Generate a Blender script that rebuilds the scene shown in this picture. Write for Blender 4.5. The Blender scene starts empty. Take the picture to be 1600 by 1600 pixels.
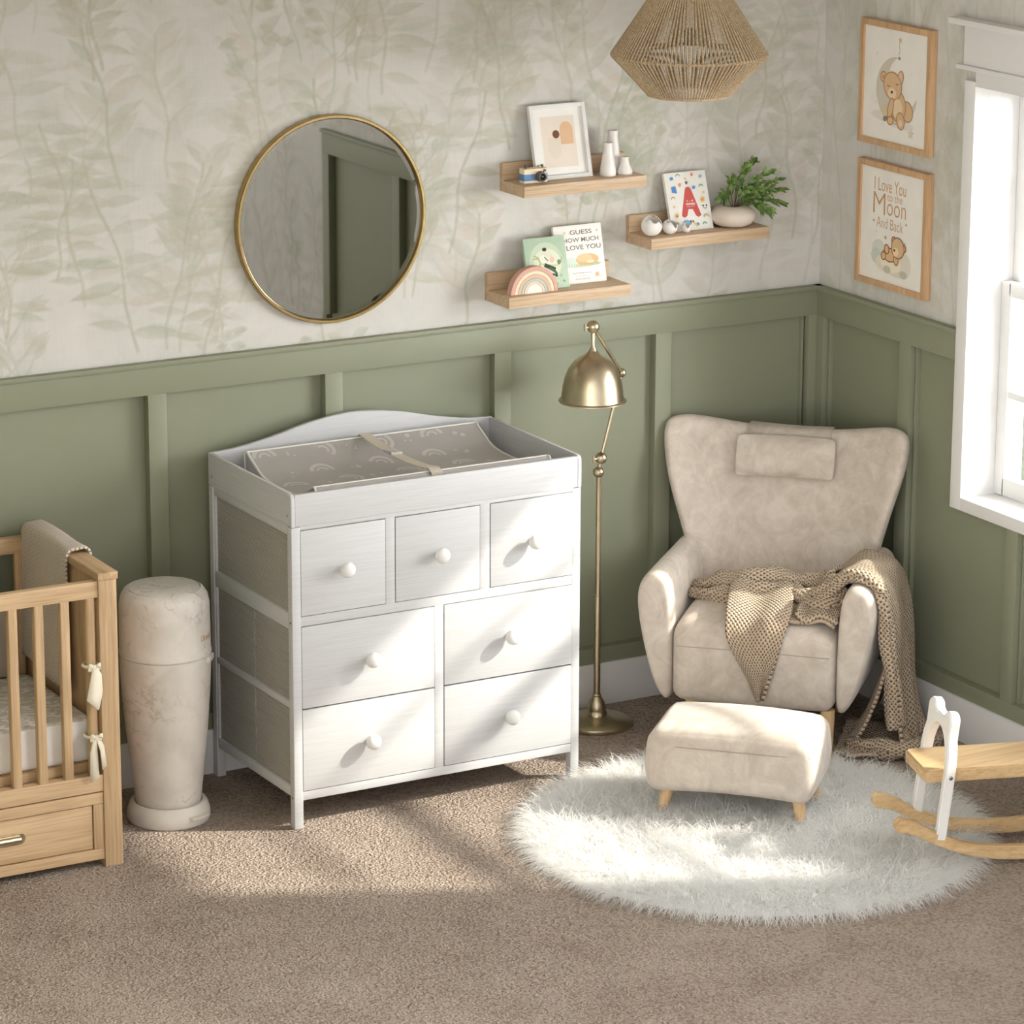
import bpy, bmesh, math, random
import numpy as np
from mathutils import Vector, Matrix, noise as mnoise
R = random.Random(7)
COL = bpy.context.scene.collection
PI = math.pi
S2 = math.sqrt(.5)

# ------------------------------------------------------------------ materials
MATS = {}
def srgb(r, g, b):
    f = lambda c: (c/255/12.92 if c/255 <= .04045 else ((c/255+.055)/1.055)**2.4)
    return (f(r), f(g), f(b), 1)
class NT:
    def __init__(s, name):
        m = bpy.data.materials.new(name); m.use_nodes = True
        s.m = m; s.t = m.node_tree; s.t.nodes.clear()
        s.out = s.n('ShaderNodeOutputMaterial')
        s.b = s.n('ShaderNodeBsdfPrincipled'); s.l(s.b.outputs[0], s.out.inputs[0])
    def n(s, typ, **kw):
        nd = s.t.nodes.new(typ)
        for k, v in kw.items():
            if k.startswith('_'): setattr(nd, k[1:], v)
        for k, v in kw.items():
            if not k.startswith('_'): nd.inputs[k.replace('__', ' ')].default_value = v
        return nd
    def l(s, a, b): s.t.links.new(a, b)
    def coord(s, scale=(1, 1, 1), rot=(0, 0, 0), kind='Object'):
        tc = s.n('ShaderNodeTexCoord'); mp = s.n('ShaderNodeMapping')
        mp.inputs['Scale'].default_value = scale; mp.inputs['Rotation'].default_value = rot
        s.l(tc.outputs[kind], mp.inputs[0]); return mp.outputs[0]
    def noise(s, co, scale, detail=4, rough=.55, dist=0):
        nd = s.n('ShaderNodeTexNoise', Scale=scale, Detail=detail, Roughness=rough, Distortion=dist)
        if co is not None: s.l(co, nd.inputs['Vector'])
        return nd.outputs['Fac']
    def ramp(s, fac, stops):
        r = s.n('ShaderNodeValToRGB'); e = r.color_ramp.elements
        while len(e) < len(stops): e.new(.5)
        for el, (p, c) in zip(e, stops): el.position = p; el.color = c
        s.l(fac, r.inputs[0]); return r.outputs[0]
    def bump(s, h, strength=.3, dist=.01, prev=None):
        b = s.n('ShaderNodeBump', Strength=strength, Distance=dist); s.l(h, b.inputs['Height'])
        if prev is not None: s.l(prev, b.inputs['Normal'])
        s.l(b.outputs[0], s.b.inputs['Normal']); return b.outputs[0]
    def math(s, op, a, b=None, c=None):
        nd = s.n('ShaderNodeMath', _operation=op)
        for i, v in enumerate((a, b, c)):
            if v is None: continue
            if isinstance(v, (int, float)): nd.inputs[i].default_value = v
            else: s.l(v, nd.inputs[i])
        return nd.outputs[0]
    def col(s, c): s.b.inputs['Base Color'].default_value = c
    def set(s, **kw):
        for k, v in kw.items(): s.b.inputs[k.replace('__', ' ')].default_value = v
        return s

def flat(name, c, rough=.5, metal=0, spec=.5, wob=.03):
    """plain coloured surface with a faint procedural tone variation"""
    if name in MATS: return MATS[name]
    t = NT(name); t.set(Roughness=rough, Metallic=metal)
    t.b.inputs['Specular IOR Level'].default_value = spec
    f = t.noise(t.coord(), 14, 3)
    d = tuple(x*(1-wob) for x in c[:3])+(1,); e = tuple(min(1, x*(1+wob)) for x in c[:3])+(1,)
    t.l(t.ramp(f, [(.3, d), (.7, e)]), t.b.inputs['Base Color'])
    MATS[name] = t.m; return t.m

def wood(name, light, dark, axis, scale=1.0, rough=.5):
    if name in MATS: return MATS[name]
    t = NT(name); t.set(Roughness=rough)
    sc = [34*scale]*3; sc['xyz'.index(axis)] = 1.6*scale
    f1 = t.noise(t.coord(tuple(sc)), 1, 6, .62, .6)
    sc2 = [6*scale]*3; sc2['xyz'.index(axis)] = .8*scale
    f2 = t.noise(t.coord(tuple(sc2)), 1, 3, .5, 1.2)
    sc3 = [160*scale]*3; sc3['xyz'.index(axis)] = 6*scale
    f3 = t.noise(t.coord(tuple(sc3)), 1, 2)
    f = t.math('ADD', t.math('MULTIPLY', f1, .55), t.math('MULTIPLY', f2, .45))
    c = t.ramp(f, [(.32, dark), (.5, tuple((a*.35+b*.65) for a, b in zip(dark, light))), (.66, light)])
    mx = t.n('ShaderNodeMixRGB', _blend_type='MULTIPLY'); mx.inputs[0].default_value = .35
    t.l(c, mx.inputs[1]); t.l(t.ramp(f3, [(.35, (.55, .5, .45, 1)), (.55, (1, 1, 1, 1))]), mx.inputs[2])
    t.l(mx.outputs[0], t.b.inputs['Base Color'])
    t.bump(f1, .12, .003); MATS[name] = t.m; return t.m

OAK_L, OAK_D = srgb(206, 176, 138), srgb(164, 132, 96)
def oak(ax): return wood('crib_oak_'+ax, OAK_L, OAK_D, ax, 1.0, .55)
def shelfoak(ax): return wood('shelf_oak_'+ax, srgb(216, 190, 160), srgb(180, 150, 116), ax, 1.5, .5)
def beech(ax): return wood('beech_'+ax, srgb(232, 200, 156), srgb(205, 165, 118), ax, .9, .5)
def pine(ax): return wood('pine_'+ax, srgb(226, 196, 150), srgb(194, 156, 108), ax, .8, .45)

def white_grain():
    if 'white_grain' in MATS: return MATS['white_grain']
    t = NT('white_grain'); t.set(Roughness=.5)
    f = t.noise(t.coord((6, 6, 220)), 1, 3)
    t.l(t.ramp(f, [(.3, srgb(194, 194, 196)), (.6, srgb(202, 202, 204))]), t.b.inputs['Base Color'])
    t.bump(f, .06, .0015); MATS['white_grain'] = t.m; return t.m

def paint(name, c, rough=.45): return flat(name, c, rough, wob=.015)
WHITE = lambda: paint('white_paint', srgb(228, 227, 226), .4)
GREEN = lambda: paint('sage_paint', srgb(136, 139, 117), .5)
BRASS = None
def brass():
    if 'brass' in MATS: return MATS['brass']
    t = NT('brass'); t.set(Roughness=.30, Metallic=1.0)
    f = t.noise(t.coord(), 20, 2)
    t.l(t.ramp(f, [(.3, srgb(186, 172, 146)), (.7, srgb(200, 186, 160))]), t.b.inputs['Base Color'])
    MATS['brass'] = t.m; return t.m
def gold():
    if 'gold' in MATS: return MATS['gold']
    t = NT('gold'); t.set(Roughness=.25, Metallic=1.0)
    f = t.noise(t.coord(), 20, 2)
    t.l(t.ramp(f, [(.3, srgb(188, 162, 112)), (.7, srgb(202, 176, 128))]), t.b.inputs['Base Color'])
    MATS['gold'] = t.m; return t.m

def velvet():
    if 'velvet' in MATS: return MATS['velvet']
    t = NT('velvet'); t.set(Roughness=.85); t.b.inputs['Sheen Weight'].default_value = .35
    t.b.inputs['Sheen Roughness'].default_value = .4; t.b.inputs['Specular IOR Level'].default_value = .15
    f = t.noise(t.coord((1, 1, 1)), 9, 7, .68, 1.4)
    g = t.noise(t.coord((1, 1, 1)), 26, 5, .6, .5)
    h = t.math('ADD', t.math('MULTIPLY', f, .7), t.math('MULTIPLY', g, .3))
    t.l(t.ramp(h, [(.36, srgb(190, 177, 165)), (.5, srgb(204, 192, 180)), (.62, srgb(215, 204, 193))]), t.b.inputs['Base Color'])
    w = t.noise(t.coord((1, 1, 1)), 420, 2)
    t.bump(w, .25, .002); MATS['velvet'] = t.m; return t.m

def carpet():
    t = NT('carpet_pile'); t.set(Roughness=1.0); t.b.inputs['Specular IOR Level'].default_value = .0
    co = t.coord()
    v = t.n('ShaderNodeTexVoronoi', Scale=120.0, _feature='SMOOTH_F1'); t.l(co, v.inputs['Vector'])
    n1 = t.noise(co, 150, 3, .6); n2 = t.noise(co, 3.2, 4, .6, .6); n3 = t.noise(co, 60, 3, .6)
    fine = t.math('ADD', t.math('MULTIPLY', v.outputs['Distance'], -.9), t.math('ADD', n1, t.math('MULTIPLY', n3, .7)))
    k = t.math('ADD', t.math('MULTIPLY', fine, .55), t.math('MULTIPLY', n2, .45))
    t.l(t.ramp(k, [(.30, srgb(156, 139, 126)), (.56, srgb(189, 173, 160)), (.86, srgb(207, 192, 180))]), t.b.inputs['Base Color'])
    t.bump(fine, .9, .02); return t.m

def wallpaper(name, vertical=False):
    t = NT(name); t.set(Roughness=.8); t.b.inputs['Specular IOR Level'].default_value = .2
    f = t.noise(t.coord((1, 1, .35) if vertical else (1, 1, 1)), 5, 5, .6, 1.0)
    g = t.noise(t.coord((260, 260, 5)), 1, 2); g2 = t.noise(t.coord((5, 5, 260)), 1, 2)
    h = t.math('ADD', t.math('MULTIPLY', f, .7), t.math('MULTIPLY', t.math('ADD', g, g2), .15))
    base = t.ramp(h, [(.35, srgb(196, 195, 188)), (.5, srgb(206, 204, 199)), (.65, srgb(212, 208, 203))])
    wob = t.noise(t.coord(), 22, 5, .7, .8)
    prev = base
    for at_, c in (('ink_rose', srgb(193, 182, 168)), ('ink_sage', srgb(170, 173, 154)), ('ink_olive', srgb(180, 177, 158))):
        at = t.n('ShaderNodeAttribute', _attribute_name=at_)
        k = t.math('MINIMUM', t.math('MULTIPLY', at.outputs['Fac'], t.math('MULTIPLY_ADD', wob, 1.6, .15)), 1)
        mx = t.n('ShaderNodeMixRGB'); t.l(k, mx.inputs[0]); t.l(prev, mx.inputs[1]); mx.inputs[2].default_value = c; prev = mx.outputs[0]
    t.l(prev, t.b.inputs['Base Color']); return t.m

def marble():
    t = NT('marbled_plastic'); t.set(Roughness=.35)
    n = t.noise(t.coord(), 7, 8, .62, 1.6)
    d = t.math('ABSOLUTE', t.math('SUBTRACT', n, .5))
    m = t.noise(t.coord(), 5, 3)
    v = t.math('MULTIPLY', t.math('SUBTRACT', 1, t.math('MINIMUM', t.math('MULTIPLY', d, 34), 1)), t.math('MINIMUM', t.math('MULTIPLY', t.math('MAXIMUM', t.math('SUBTRACT', m, .47), 0), 9), 1))
    base = t.ramp(t.noise(t.coord(), 10, 5, .6, .5), [(.35, srgb(204, 198, 190)), (.6, srgb(217, 211, 204))])
    mx = t.n('ShaderNodeMixRGB'); t.l(t.math('MULTIPLY', v, .55), mx.inputs[0]); t.l(base, mx.inputs[1]); mx.inputs[2].default_value = srgb(146, 136, 125)
    t.l(mx.outputs[0], t.b.inputs['Base Color']); return t.m

def knit(name, c1, c2, hole, su, sv, mort=.22, bumpd=.006):
    if name in MATS: return MATS[name]
    t = NT(name); t.set(Roughness=.95); t.b.inputs['Specular IOR Level'].default_value = .1
    t.b.inputs['Sheen Weight'].default_value = .2
    sp = t.n('ShaderNodeSeparateXYZ'); t.l(t.coord((su, sv, 1), kind='UV'), sp.inputs[0])
    wob = t.noise(t.coord((su*.25, su*.25, 1), kind='UV'), 1, 2)
    ph = t.math('MULTIPLY', wob, 1.6)
    h = t.math('MULTIPLY', t.math('SINE', t.math('ADD', t.math('MULTIPLY', sp.outputs[0], 2*PI), ph)), t.math('SINE', t.math('ADD', t.math('MULTIPLY', sp.outputs[1], 2*PI), ph)))
    f = t.noise(t.coord((su*3, sv*3, 1), kind='UV'), 1, 3)
    k = t.math('ADD', t.math('MULTIPLY', h, .5), t.math('MULTIPLY_ADD', f, .24, .38))
    t.l(t.ramp(k, [(.42, c1), (.64, c2), (.78, hole)]), t.b.inputs['Base Color'])
    t.bump(t.math('MULTIPLY', k, -1), .8, bumpd); MATS[name] = t.m; return t.m

def ribfab():
    if 'ribbed_fabric' in MATS: return MATS['ribbed_fabric']
    t = NT('ribbed_fabric'); t.set(Roughness=.9)
    w = t.n('ShaderNodeTexWave', Scale=1.0, _bands_direction='Z'); t.l(t.coord((1, 1, 45)), w.inputs['Vector'])
    t.l(t.ramp(w.outputs['Fac'], [(.2, srgb(150, 146, 140)), (.7, srgb(178, 174, 168))]), t.b.inputs['Base Color'])
    t.bump(w.outputs['Fac'], .5, .003); MATS['ribbed_fabric'] = t.m; return t.m

def rope():
    t = NT('jute_rope'); t.set(Roughness=.9); t.b.inputs['Specular IOR Level'].default_value = .1
    f = t.noise(t.coord((1, 1, 2)), 130, 3, .6)
    t.l(t.ramp(f, [(.3, srgb(156, 134, 106)), (.55, srgb(192, 171, 142)), (.75, srgb(212, 194, 168))]), t.b.inputs['Base Color'])
    t.bump(f, .5, .003); return t.m

def glass(name='window_glass', gloss=.08):
    if name in MATS: return MATS[name]
    t = NT(name); t.t.nodes.remove(t.b)
    tr = t.n('ShaderNodeBsdfTransparent'); tr.inputs[0].default_value = (.97, .98, .97, 1)
    gl = t.n('ShaderNodeBsdfGlossy', Roughness=.02); lw = t.n('ShaderNodeLayerWeight', Blend=.5)
    mx = t.n('ShaderNodeMixShader'); t.l(t.math('MULTIPLY_ADD', t.math('POWER', lw.outputs['Facing'], 5.0), .5, .03), mx.inputs[0])
    t.l(tr.outputs[0], mx.inputs[1]); t.l(gl.outputs[0], mx.inputs[2]); t.l(mx.outputs[0], t.out.inputs[0])
    MATS[name] = t.m; return t.m

def leafmat():
    if 'leaf_green' in MATS: return MATS['leaf_green']
    t = NT('leaf_green'); t.set(Roughness=.45)
    f = t.noise(t.coord(), 60, 2)
    t.l(t.ramp(f, [(.35, srgb(64, 92, 40)), (.65, srgb(126, 156, 78))]), t.b.inputs['Base Color'])
    MATS['leaf_green'] = t.m; return t.m

# ------------------------------------------------------------------ geometry helpers (all in world coordinates)
ROOTLOC = {}
def thing(name, label, cat, loc, group=None, kind=None):
    o = bpy.data.objects.new(name, None); COL.objects.link(o); o.location = loc
    o.empty_display_size = .05
    if kind: o['kind'] = kind
    if label: o['label'] = label
    if cat: o['category'] = cat
    if group: o['group'] = group
    ROOTLOC[o] = Vector(loc); return o
def tag(o, label, cat, group=None):
    o['label'] = label; o['category'] = cat
    if group: o['group'] = group
    return o
def obj(name, bm, mats, parent=None, loc=None, smooth=40, sub=0, solid=0, label=None, kind=None):
    """link a bmesh / mesh built in world coordinates as ONE object"""
    if isinstance(bm, bpy.types.Mesh): me = bm
    else:
        me = bpy.data.meshes.new(name); bmesh.ops.recalc_face_normals(bm, faces=bm.faces)
        bm.to_mesh(me); bm.free()
    me.name = name
    for m in (mats if isinstance(mats, (list, tuple)) else [mats]): me.materials.append(m)
    if smooth:
        me.shade_smooth()
        if smooth < 180: me.set_sharp_from_angle(angle=math.radians(smooth))
    o = bpy.data.objects.new(name, me); COL.objects.link(o)
    base = ROOTLOC[parent] if parent else Vector(loc or (0, 0, 0))
    me.transform(Matrix.Translation(-base)); ROOTLOC[o] = base
    if parent: o.parent = parent
    else: o.location = base
    if solid:
        md = o.modifiers.new('thickness', 'SOLIDIFY'); md.thickness = solid; md.offset = 0
    if sub:
        md = o.modifiers.new('round', 'SUBSURF'); md.levels = sub; md.render_levels = sub
    if label: o['label'] = label
    if kind: o['kind'] = kind
    return o
def struct(name, bm, mats, **kw):
    return obj(name, bm, mats, kind='structure', **kw)

def BM(): return bmesh.new()
def merge(dst, src, mi=0):
    vm = {}
    for v in src.verts: vm[v] = dst.verts.new(v.co)
    out = []
    for f in src.faces:
        try: nf = dst.faces.new([vm[v] for v in f.verts])
        except ValueError: continue
        nf.material_index = mi or f.material_index; out.append(nf)
    src.free(); return out
def box(bm, x0, x1, y0, y1, z0, z1, bev=.002, mi=0, seg=2, M=None):
    t = bmesh.new(); bmesh.ops.create_cube(t, size=1)
    for v in t.verts: v.co = Vector(((x0+x1)/2+v.co.x*abs(x1-x0), (y0+y1)/2+v.co.y*abs(y1-y0), (z0+z1)/2+v.co.z*abs(z1-z0)))
    if bev: bmesh.ops.bevel(t, geom=t.edges[:], offset=bev, segments=seg, affect='EDGES', profile=.6)
    if M is not None: bmesh.ops.transform(t, matrix=M, verts=t.verts)
    merge(bm, t, mi); return bm
def loft(bm, rings, closed=True, cap0=True, cap1=True, mi=0):
    """rings: list of equal-length lists of points; returns nothing"""
    vs = [[bm.verts.new(p) for p in r] for r in rings]; n = len(rings[0])
    for a, b in zip(vs, vs[1:]):
        for i in range(n if closed else n-1):
            j = (i+1) % n
            try:
                f = bm.faces.new((a[i], a[j], b[j], b[i])); f.material_index = mi
            except ValueError: pass
    if cap0 and closed: f = bm.faces.new(vs[0][::-1]); f.material_index = mi
    if cap1 and closed: f = bm.faces.new(vs[-1]); f.material_index = mi
    return vs
def frame_of(d):
    d = Vector(d).normalized(); a = Vector((0, 0, 1)) if abs(d.z) < .9 else Vector((1, 0, 0))
    x = d.cross(a).normalized(); return x, d.cross(x).normalized()
def tube(bm, pts, rad, n=12, mi=0, cap=True):
    pts = [Vector(p) for p in pts]; rad = rad if isinstance(rad, (list, tuple)) else [rad]*len(pts)
    rings = []; x = None
    for i, p in enumerate(pts):
        d = (pts[min(i+1, len(pts)-1)]-pts[max(i-1, 0)])
        if d.length < 1e-9: d = Vector((0, 0, 1))
        d.normalize()
        if x is None: x, y = frame_of(d)
        else:
            x = (x-d*x.dot(d)).normalized(); y = d.cross(x)
        rings.append([p+(x*math.cos(2*PI*k/n)+y*math.sin(2*PI*k/n))*rad[i] for k in range(n)])
    loft(bm, rings, cap0=cap, cap1=cap, mi=mi); return bm
def lathe(bm, prof, c=(0, 0, 0), n=40, mi=0, axis=None, cap=True):
    """prof: (radius, height) list about axis (default z) through c"""
    c = Vector(c); ax = Vector(axis).normalized() if axis else Vector((0, 0, 1))
    if axis: X, Y = frame_of(ax)
    else: X, Y = Vector((1, 0, 0)), Vector((0, 1, 0))
    rings = [[c+ax*h+(X*math.cos(2*PI*k/n)+Y*math.sin(2*PI*k/n))*max(r, 1e-5) for k in range(n)] for r, h in prof]
    loft(bm, rings, cap0=cap, cap1=cap, mi=mi); return bm
def ball(bm, c, r, mi=0, seg=20, sc=(1, 1, 1)):
    t = bmesh.new(); bmesh.ops.create_uvsphere(t, u_segments=seg, v_segments=seg//2+2, radius=r)
    for v in t.verts: v.co = Vector((v.co.x*sc[0], v.co.y*sc[1], v.co.z*sc[2]))+Vector(c)
    merge(bm, t, mi); return bm
def torus(bm, c, Rr, r, axis=(0, 0, 1), n=48, m=10, mi=0):
    c = Vector(c); ax = Vector(axis).normalized()
    X, Y = (Vector((1, 0, 0)), Vector((0, 1, 0))) if abs(ax.z) > .99 else frame_of(ax)
    vs = []
    for i in range(n):
        d = X*math.cos(2*PI*i/n)+Y*math.sin(2*PI*i/n)
        vs.append([bm.verts.new(c+d*(Rr+r*math.cos(2*PI*k/m))+ax*r*math.sin(2*PI*k/m)) for k in range(m)])
    for i in range(n):
        for k in range(m):
            f = bm.faces.new((vs[i][k], vs[(i+1) % n][k], vs[(i+1) % n][(k+1) % m], vs[i][(k+1) % m])); f.material_index = mi
    return bm
def prism(bm, outline, O, ux, uy, n, d, bev=0, mi=0):
    """extrude a 2D outline (in ux,uy at O) by d along n"""
    O, ux, uy, n = Vector(O), Vector(ux), Vector(uy), Vector(n)
    t = bmesh.new()
    a = [t.verts.new(O+ux*p[0]+uy*p[1]) for p in outline]; f = t.faces.new(a)
    r = bmesh.ops.extrude_face_region(t, geom=[f])
    bmesh.ops.translate(t, vec=n*d, verts=[v for v in r['geom'] if isinstance(v, bmesh.types.BMVert)])
    bmesh.ops.recalc_face_normals(t, faces=t.faces)
    if bev:
        es = [e for e in t.edges if len(e.link_faces) == 2 and any(len(g.verts) == len(outline) and len(outline) > 4 or abs(g.normal.dot(n)) > .99 for g in e.link_faces)]
        bmesh.ops.bevel(t, geom=es, offset=bev, segments=2, affect='EDGES')
    merge(bm, t, mi); return bm
def catmull(pts, k):
    """smooth polyline of tuples through pts, k samples per span"""
    P = [np.array(p, float) for p in pts]; out = []
    for i in range(len(P)-1):
        p0, p1, p2, p3 = P[max(i-1, 0)], P[i], P[i+1], P[min(i+2, len(P)-1)]
        for j in range(k):
            t = j/k
            out.append(.5*((2*p1)+(-p0+p2)*t+(2*p0-5*p1+4*p2-p3)*t*t+(-p0+3*p1-3*p2+p3)*t**3))
    out.append(P[-1]); return out
def interp(x, tab):
    return float(np.interp(x, [a for a, b in tab], [b for a, b in tab]))

# ---- flat artwork printed on a surface (kept in the mesh of its part)
class Art:
    def __init__(s, bm, O, ux, uy, n, mats, w=1.0, h=1.0, base=.0003, step=.00006):
        s.bm, s.O, s.ux, s.uy, s.n = bm, Vector(O), Vector(ux), Vector(uy), Vector(n)
        s.mats, s.w, s.h, s.k, s.base, s.step = mats, w, h, 0, base, step
    def mi(s, c):
        nm = 'print_%d_%d_%d' % c
        m = flat(nm, srgb(*c), .7, wob=.02)
        if m not in s.mats: s.mats.append(m)
        return s.mats.index(m)
    def P(s, p): return s.O+s.ux*(p[0]*s.w)+s.uy*(p[1]*s.h)+s.n*(s.base+s.step*s.k)
    def poly(s, pts, c):
        s.k += 1
        try:
            f = s.bm.faces.new([s.bm.verts.new(s.P(p)) for p in pts]); f.material_index = s.mi(c)
        except ValueError: pass
    def ell(s, x, y, rx, ry, c, rot=0, n=24, a0=0, a1=2*PI):
        ca, sa = math.cos(rot), math.sin(rot); pts = []
        asp = s.w/s.h
        for i in range(n):
            a = a0+(a1-a0)*i/(n if a1-a0 > 6.2 else n-1)
            px, py = rx*math.cos(a), ry*math.sin(a)
            pts.append((x+px*ca-py*sa/asp, y+px*sa*asp+py*ca))
        s.poly(pts, c)
    def rect(s, x0, y0, x1, y1, c): s.poly([(x0, y0), (x1, y0), (x1, y1), (x0, y1)], c)
    def arc(s, x, y, r0, r1, c, a0=0, a1=PI, n=20, rot=0):
        asp = s.w/s.h
        A = [a0+(a1-a0)*i/n+rot for i in range(n+1)]
        s.k += 1; mi = s.mi(c)
        o = [s.bm.verts.new(s.P((x+r1*math.cos(a), y+r1*math.sin(a)*asp))) for a in A]
        q = [s.bm.verts.new(s.P((x+r0*math.cos(a), y+r0*math.sin(a)*asp))) for a in A]
        for i in range(n):
            f = s.bm.faces.new((o[i], o[i+1], q[i+1], q[i])); f.material_index = mi
    def line(s, pts, wd, c):
        asp = s.w/s.h; s.k += 1; mi = s.mi(c); L = []; Q = []
        for i, p in enumerate(pts):
            a, b = pts[max(i-1, 0)], pts[min(i+1, len(pts)-1)]
            dx, dy = b[0]-a[0], (b[1]-a[1])/asp; l = math.hypot(dx, dy) or 1
            nx, ny = -dy/l*wd/2, dx/l*wd/2*asp
            L.append(s.bm.verts.new(s.P((p[0]+nx, p[1]+ny)))); Q.append(s.bm.verts.new(s.P((p[0]-nx, p[1]-ny))))
        for i in range(len(pts)-1):
            f = s.bm.faces.new((L[i], L[i+1], Q[i+1], Q[i])); f.material_index = mi
    def star(s, x, y, r, c, n=5):
        asp = s.w/s.h
        s.poly([(x+(r if i % 2 == 0 else r*.42)*math.sin(PI*i/n), y+(r if i % 2 == 0 else r*.42)*math.cos(PI*i/n)*asp) for i in range(2*n)], c)
    def text(s, body, x, y, wid, hgt, c, bold=0.0, mapf=None):
        """text centred at x,y, stretched to wid × hgt (fractions of the panel)"""
        cu = bpy.data.curves.new('lettering', 'FONT'); cu.body = body; cu.offset = bold; cu.resolution_u = 4
        o = bpy.data.objects.new('lettering', cu); COL.objects.link(o)
        dg = bpy.context.evaluated_depsgraph_get(); me = o.evaluated_get(dg).to_mesh()
        co = [v.co.copy() for v in me.vertices]; fs = [tuple(p.vertices) for p in me.polygons]
        o.evaluated_get(dg).to_mesh_clear(); bpy.data.objects.remove(o); bpy.data.curves.remove(cu)
        if not co: return
        x0, x1 = min(v.x for v in co), max(v.x for v in co); y0, y1 = min(v.y for v in co), max(v.y for v in co)
        s.k += 1; mi = s.mi(c)
        F = lambda v: ((v.x-(x0+x1)/2)/(x1-x0)*wid+x, (v.y-(y0+y1)/2)/(y1-y0)*hgt+y)
        vs = [s.bm.verts.new(mapf(*F(v)) if mapf else s.P(F(v))) for v in co]
        for f in fs:
            try: g = s.bm.faces.new([vs[i] for i in f]); g.material_index = mi
            except ValueError: pass

# ================================================================== CAMERA
sc = bpy.context.scene
cam = bpy.data.cameras.new('camera'); co = bpy.data.objects.new('camera', cam); COL.objects.link(co); sc.camera = co
C = Vector((-6.8385, -9.9801, 3.8337))
yaw, pit, rol, F = .5148, .2659, .0036, 5660.1
fw = Vector((math.sin(yaw)*math.cos(pit), math.cos(yaw)*math.cos(pit), -math.sin(pit)))
rr = Vector((math.cos(yaw), -math.sin(yaw), 0)); uu = rr.cross(fw)
r2 = rr*math.cos(rol)+uu*math.sin(rol); u2 = -rr*math.sin(rol)+uu*math.cos(rol)
co.matrix_world = Matrix(((r2.x, u2.x, -fw.x, C.x), (r2.y, u2.y, -fw.y, C.y), (r2.z, u2.z, -fw.z, C.z), (0, 0, 0, 1)))
cam.sensor_width = 36; cam.lens = 36*F/1600; cam.clip_start = .1; cam.clip_end = 200

# ================================================================== LIGHT
sc.view_settings.view_transform = 'Standard'; sc.view_settings.look = 'None'
sc.view_settings.gamma = 1; sc.view_settings.use_curve_mapping = False
sc.view_settings.exposure = 0.05
w = bpy.data.worlds.new('daylight'); sc.world = w; w.use_nodes = True
wt = w.node_tree; bg = wt.nodes['Background']
# daylight: bright sky on the window side, dimmer behind the left of the room
tcw = wt.nodes.new('ShaderNodeTexCoord'); dp = wt.nodes.new('ShaderNodeVectorMath'); dp.operation = 'DOT_PRODUCT'
dp.inputs[1].default_value = Vector((1, 0, .12)).normalized(); wt.links.new(tcw.outputs['Generated'], dp.inputs[0])
mpw = wt.nodes.new('ShaderNodeMapRange'); mpw.inputs['From Min'].default_value = -1; wt.links.new(dp.outputs['Value'], mpw.inputs['Value'])
rw = wt.nodes.new('ShaderNodeValToRGB'); wt.links.new(mpw.outputs[0], rw.inputs[0]); el = rw.color_ramp.elements
SKY = [(0, .25), (.25, .18), (.44, .068), (.64, .020), (.76, 1.05), (1, 1.05)]
while len(el) < len(SKY): el.new(.5)
for e_, (p_, k_) in zip(el, SKY): e_.position = p_; e_.color = (k_, k_*.99, k_*.985, 1)
sz = wt.nodes.new('ShaderNodeSeparateXYZ'); wt.links.new(tcw.outputs['Generated'], sz.inputs[0])
mz = wt.nodes.new('ShaderNodeMapRange'); wt.links.new(sz.outputs[2], mz.inputs['Value'])
for k_, v_ in (('From Min', -.1), ('From Max', .8), ('To Min', 1.0), ('To Max', .34)): mz.inputs[k_].default_value = v_
mw = wt.nodes.new('ShaderNodeMixRGB'); mw.blend_type = 'MULTIPLY'; mw.inputs[0].default_value = 1
wt.links.new(rw.outputs[0], mw.inputs[1]); wt.links.new(mz.outputs[0], mw.inputs[2]); wt.links.new(mw.outputs[0], bg.inputs[0]); bg.inputs[1].default_value = 20.0
sun = bpy.data.lights.new('sun', 'SUN'); so = bpy.data.objects.new('sun', sun); COL.objects.link(so)
sd = Vector((-1, .503, -1/1.394)).normalized()
so.rotation_euler = sd.to_track_quat('-Z', 'Y').to_euler(); so.location = (4, -3, 4)
sun.energy = 7.5; sun.angle = math.radians(1.7); sun.color = (1, .93, .82)

# ================================================================== ROOM SHELL
HT = 1.358; YE = -3.735; ZC = 2.95; XL = -4.26; YF = -7.0
WY0, WY1, WZ0, WZ1 = -2.50, -.872, .812, 2.148          # window opening
WT = .215
bm = BM(); box(bm, -7.5, WT, -8, .12, -.1, 0, 0); struct('floor', bm, carpet())
bm = BM(); box(bm, XL-.1, WT, -3.0, .12, ZC, ZC+.1, 0); struct('ceiling', bm, paint('ceiling_paint', srgb(235, 232, 226), .8))
bm = BM(); box(bm, XL-.12, XL, -3.0, .12, 0, ZC, 0); struct('shade_wall_left', bm, GREEN())  # unseen wall, added to shade the left side; sage keeps its bounce low

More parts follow.
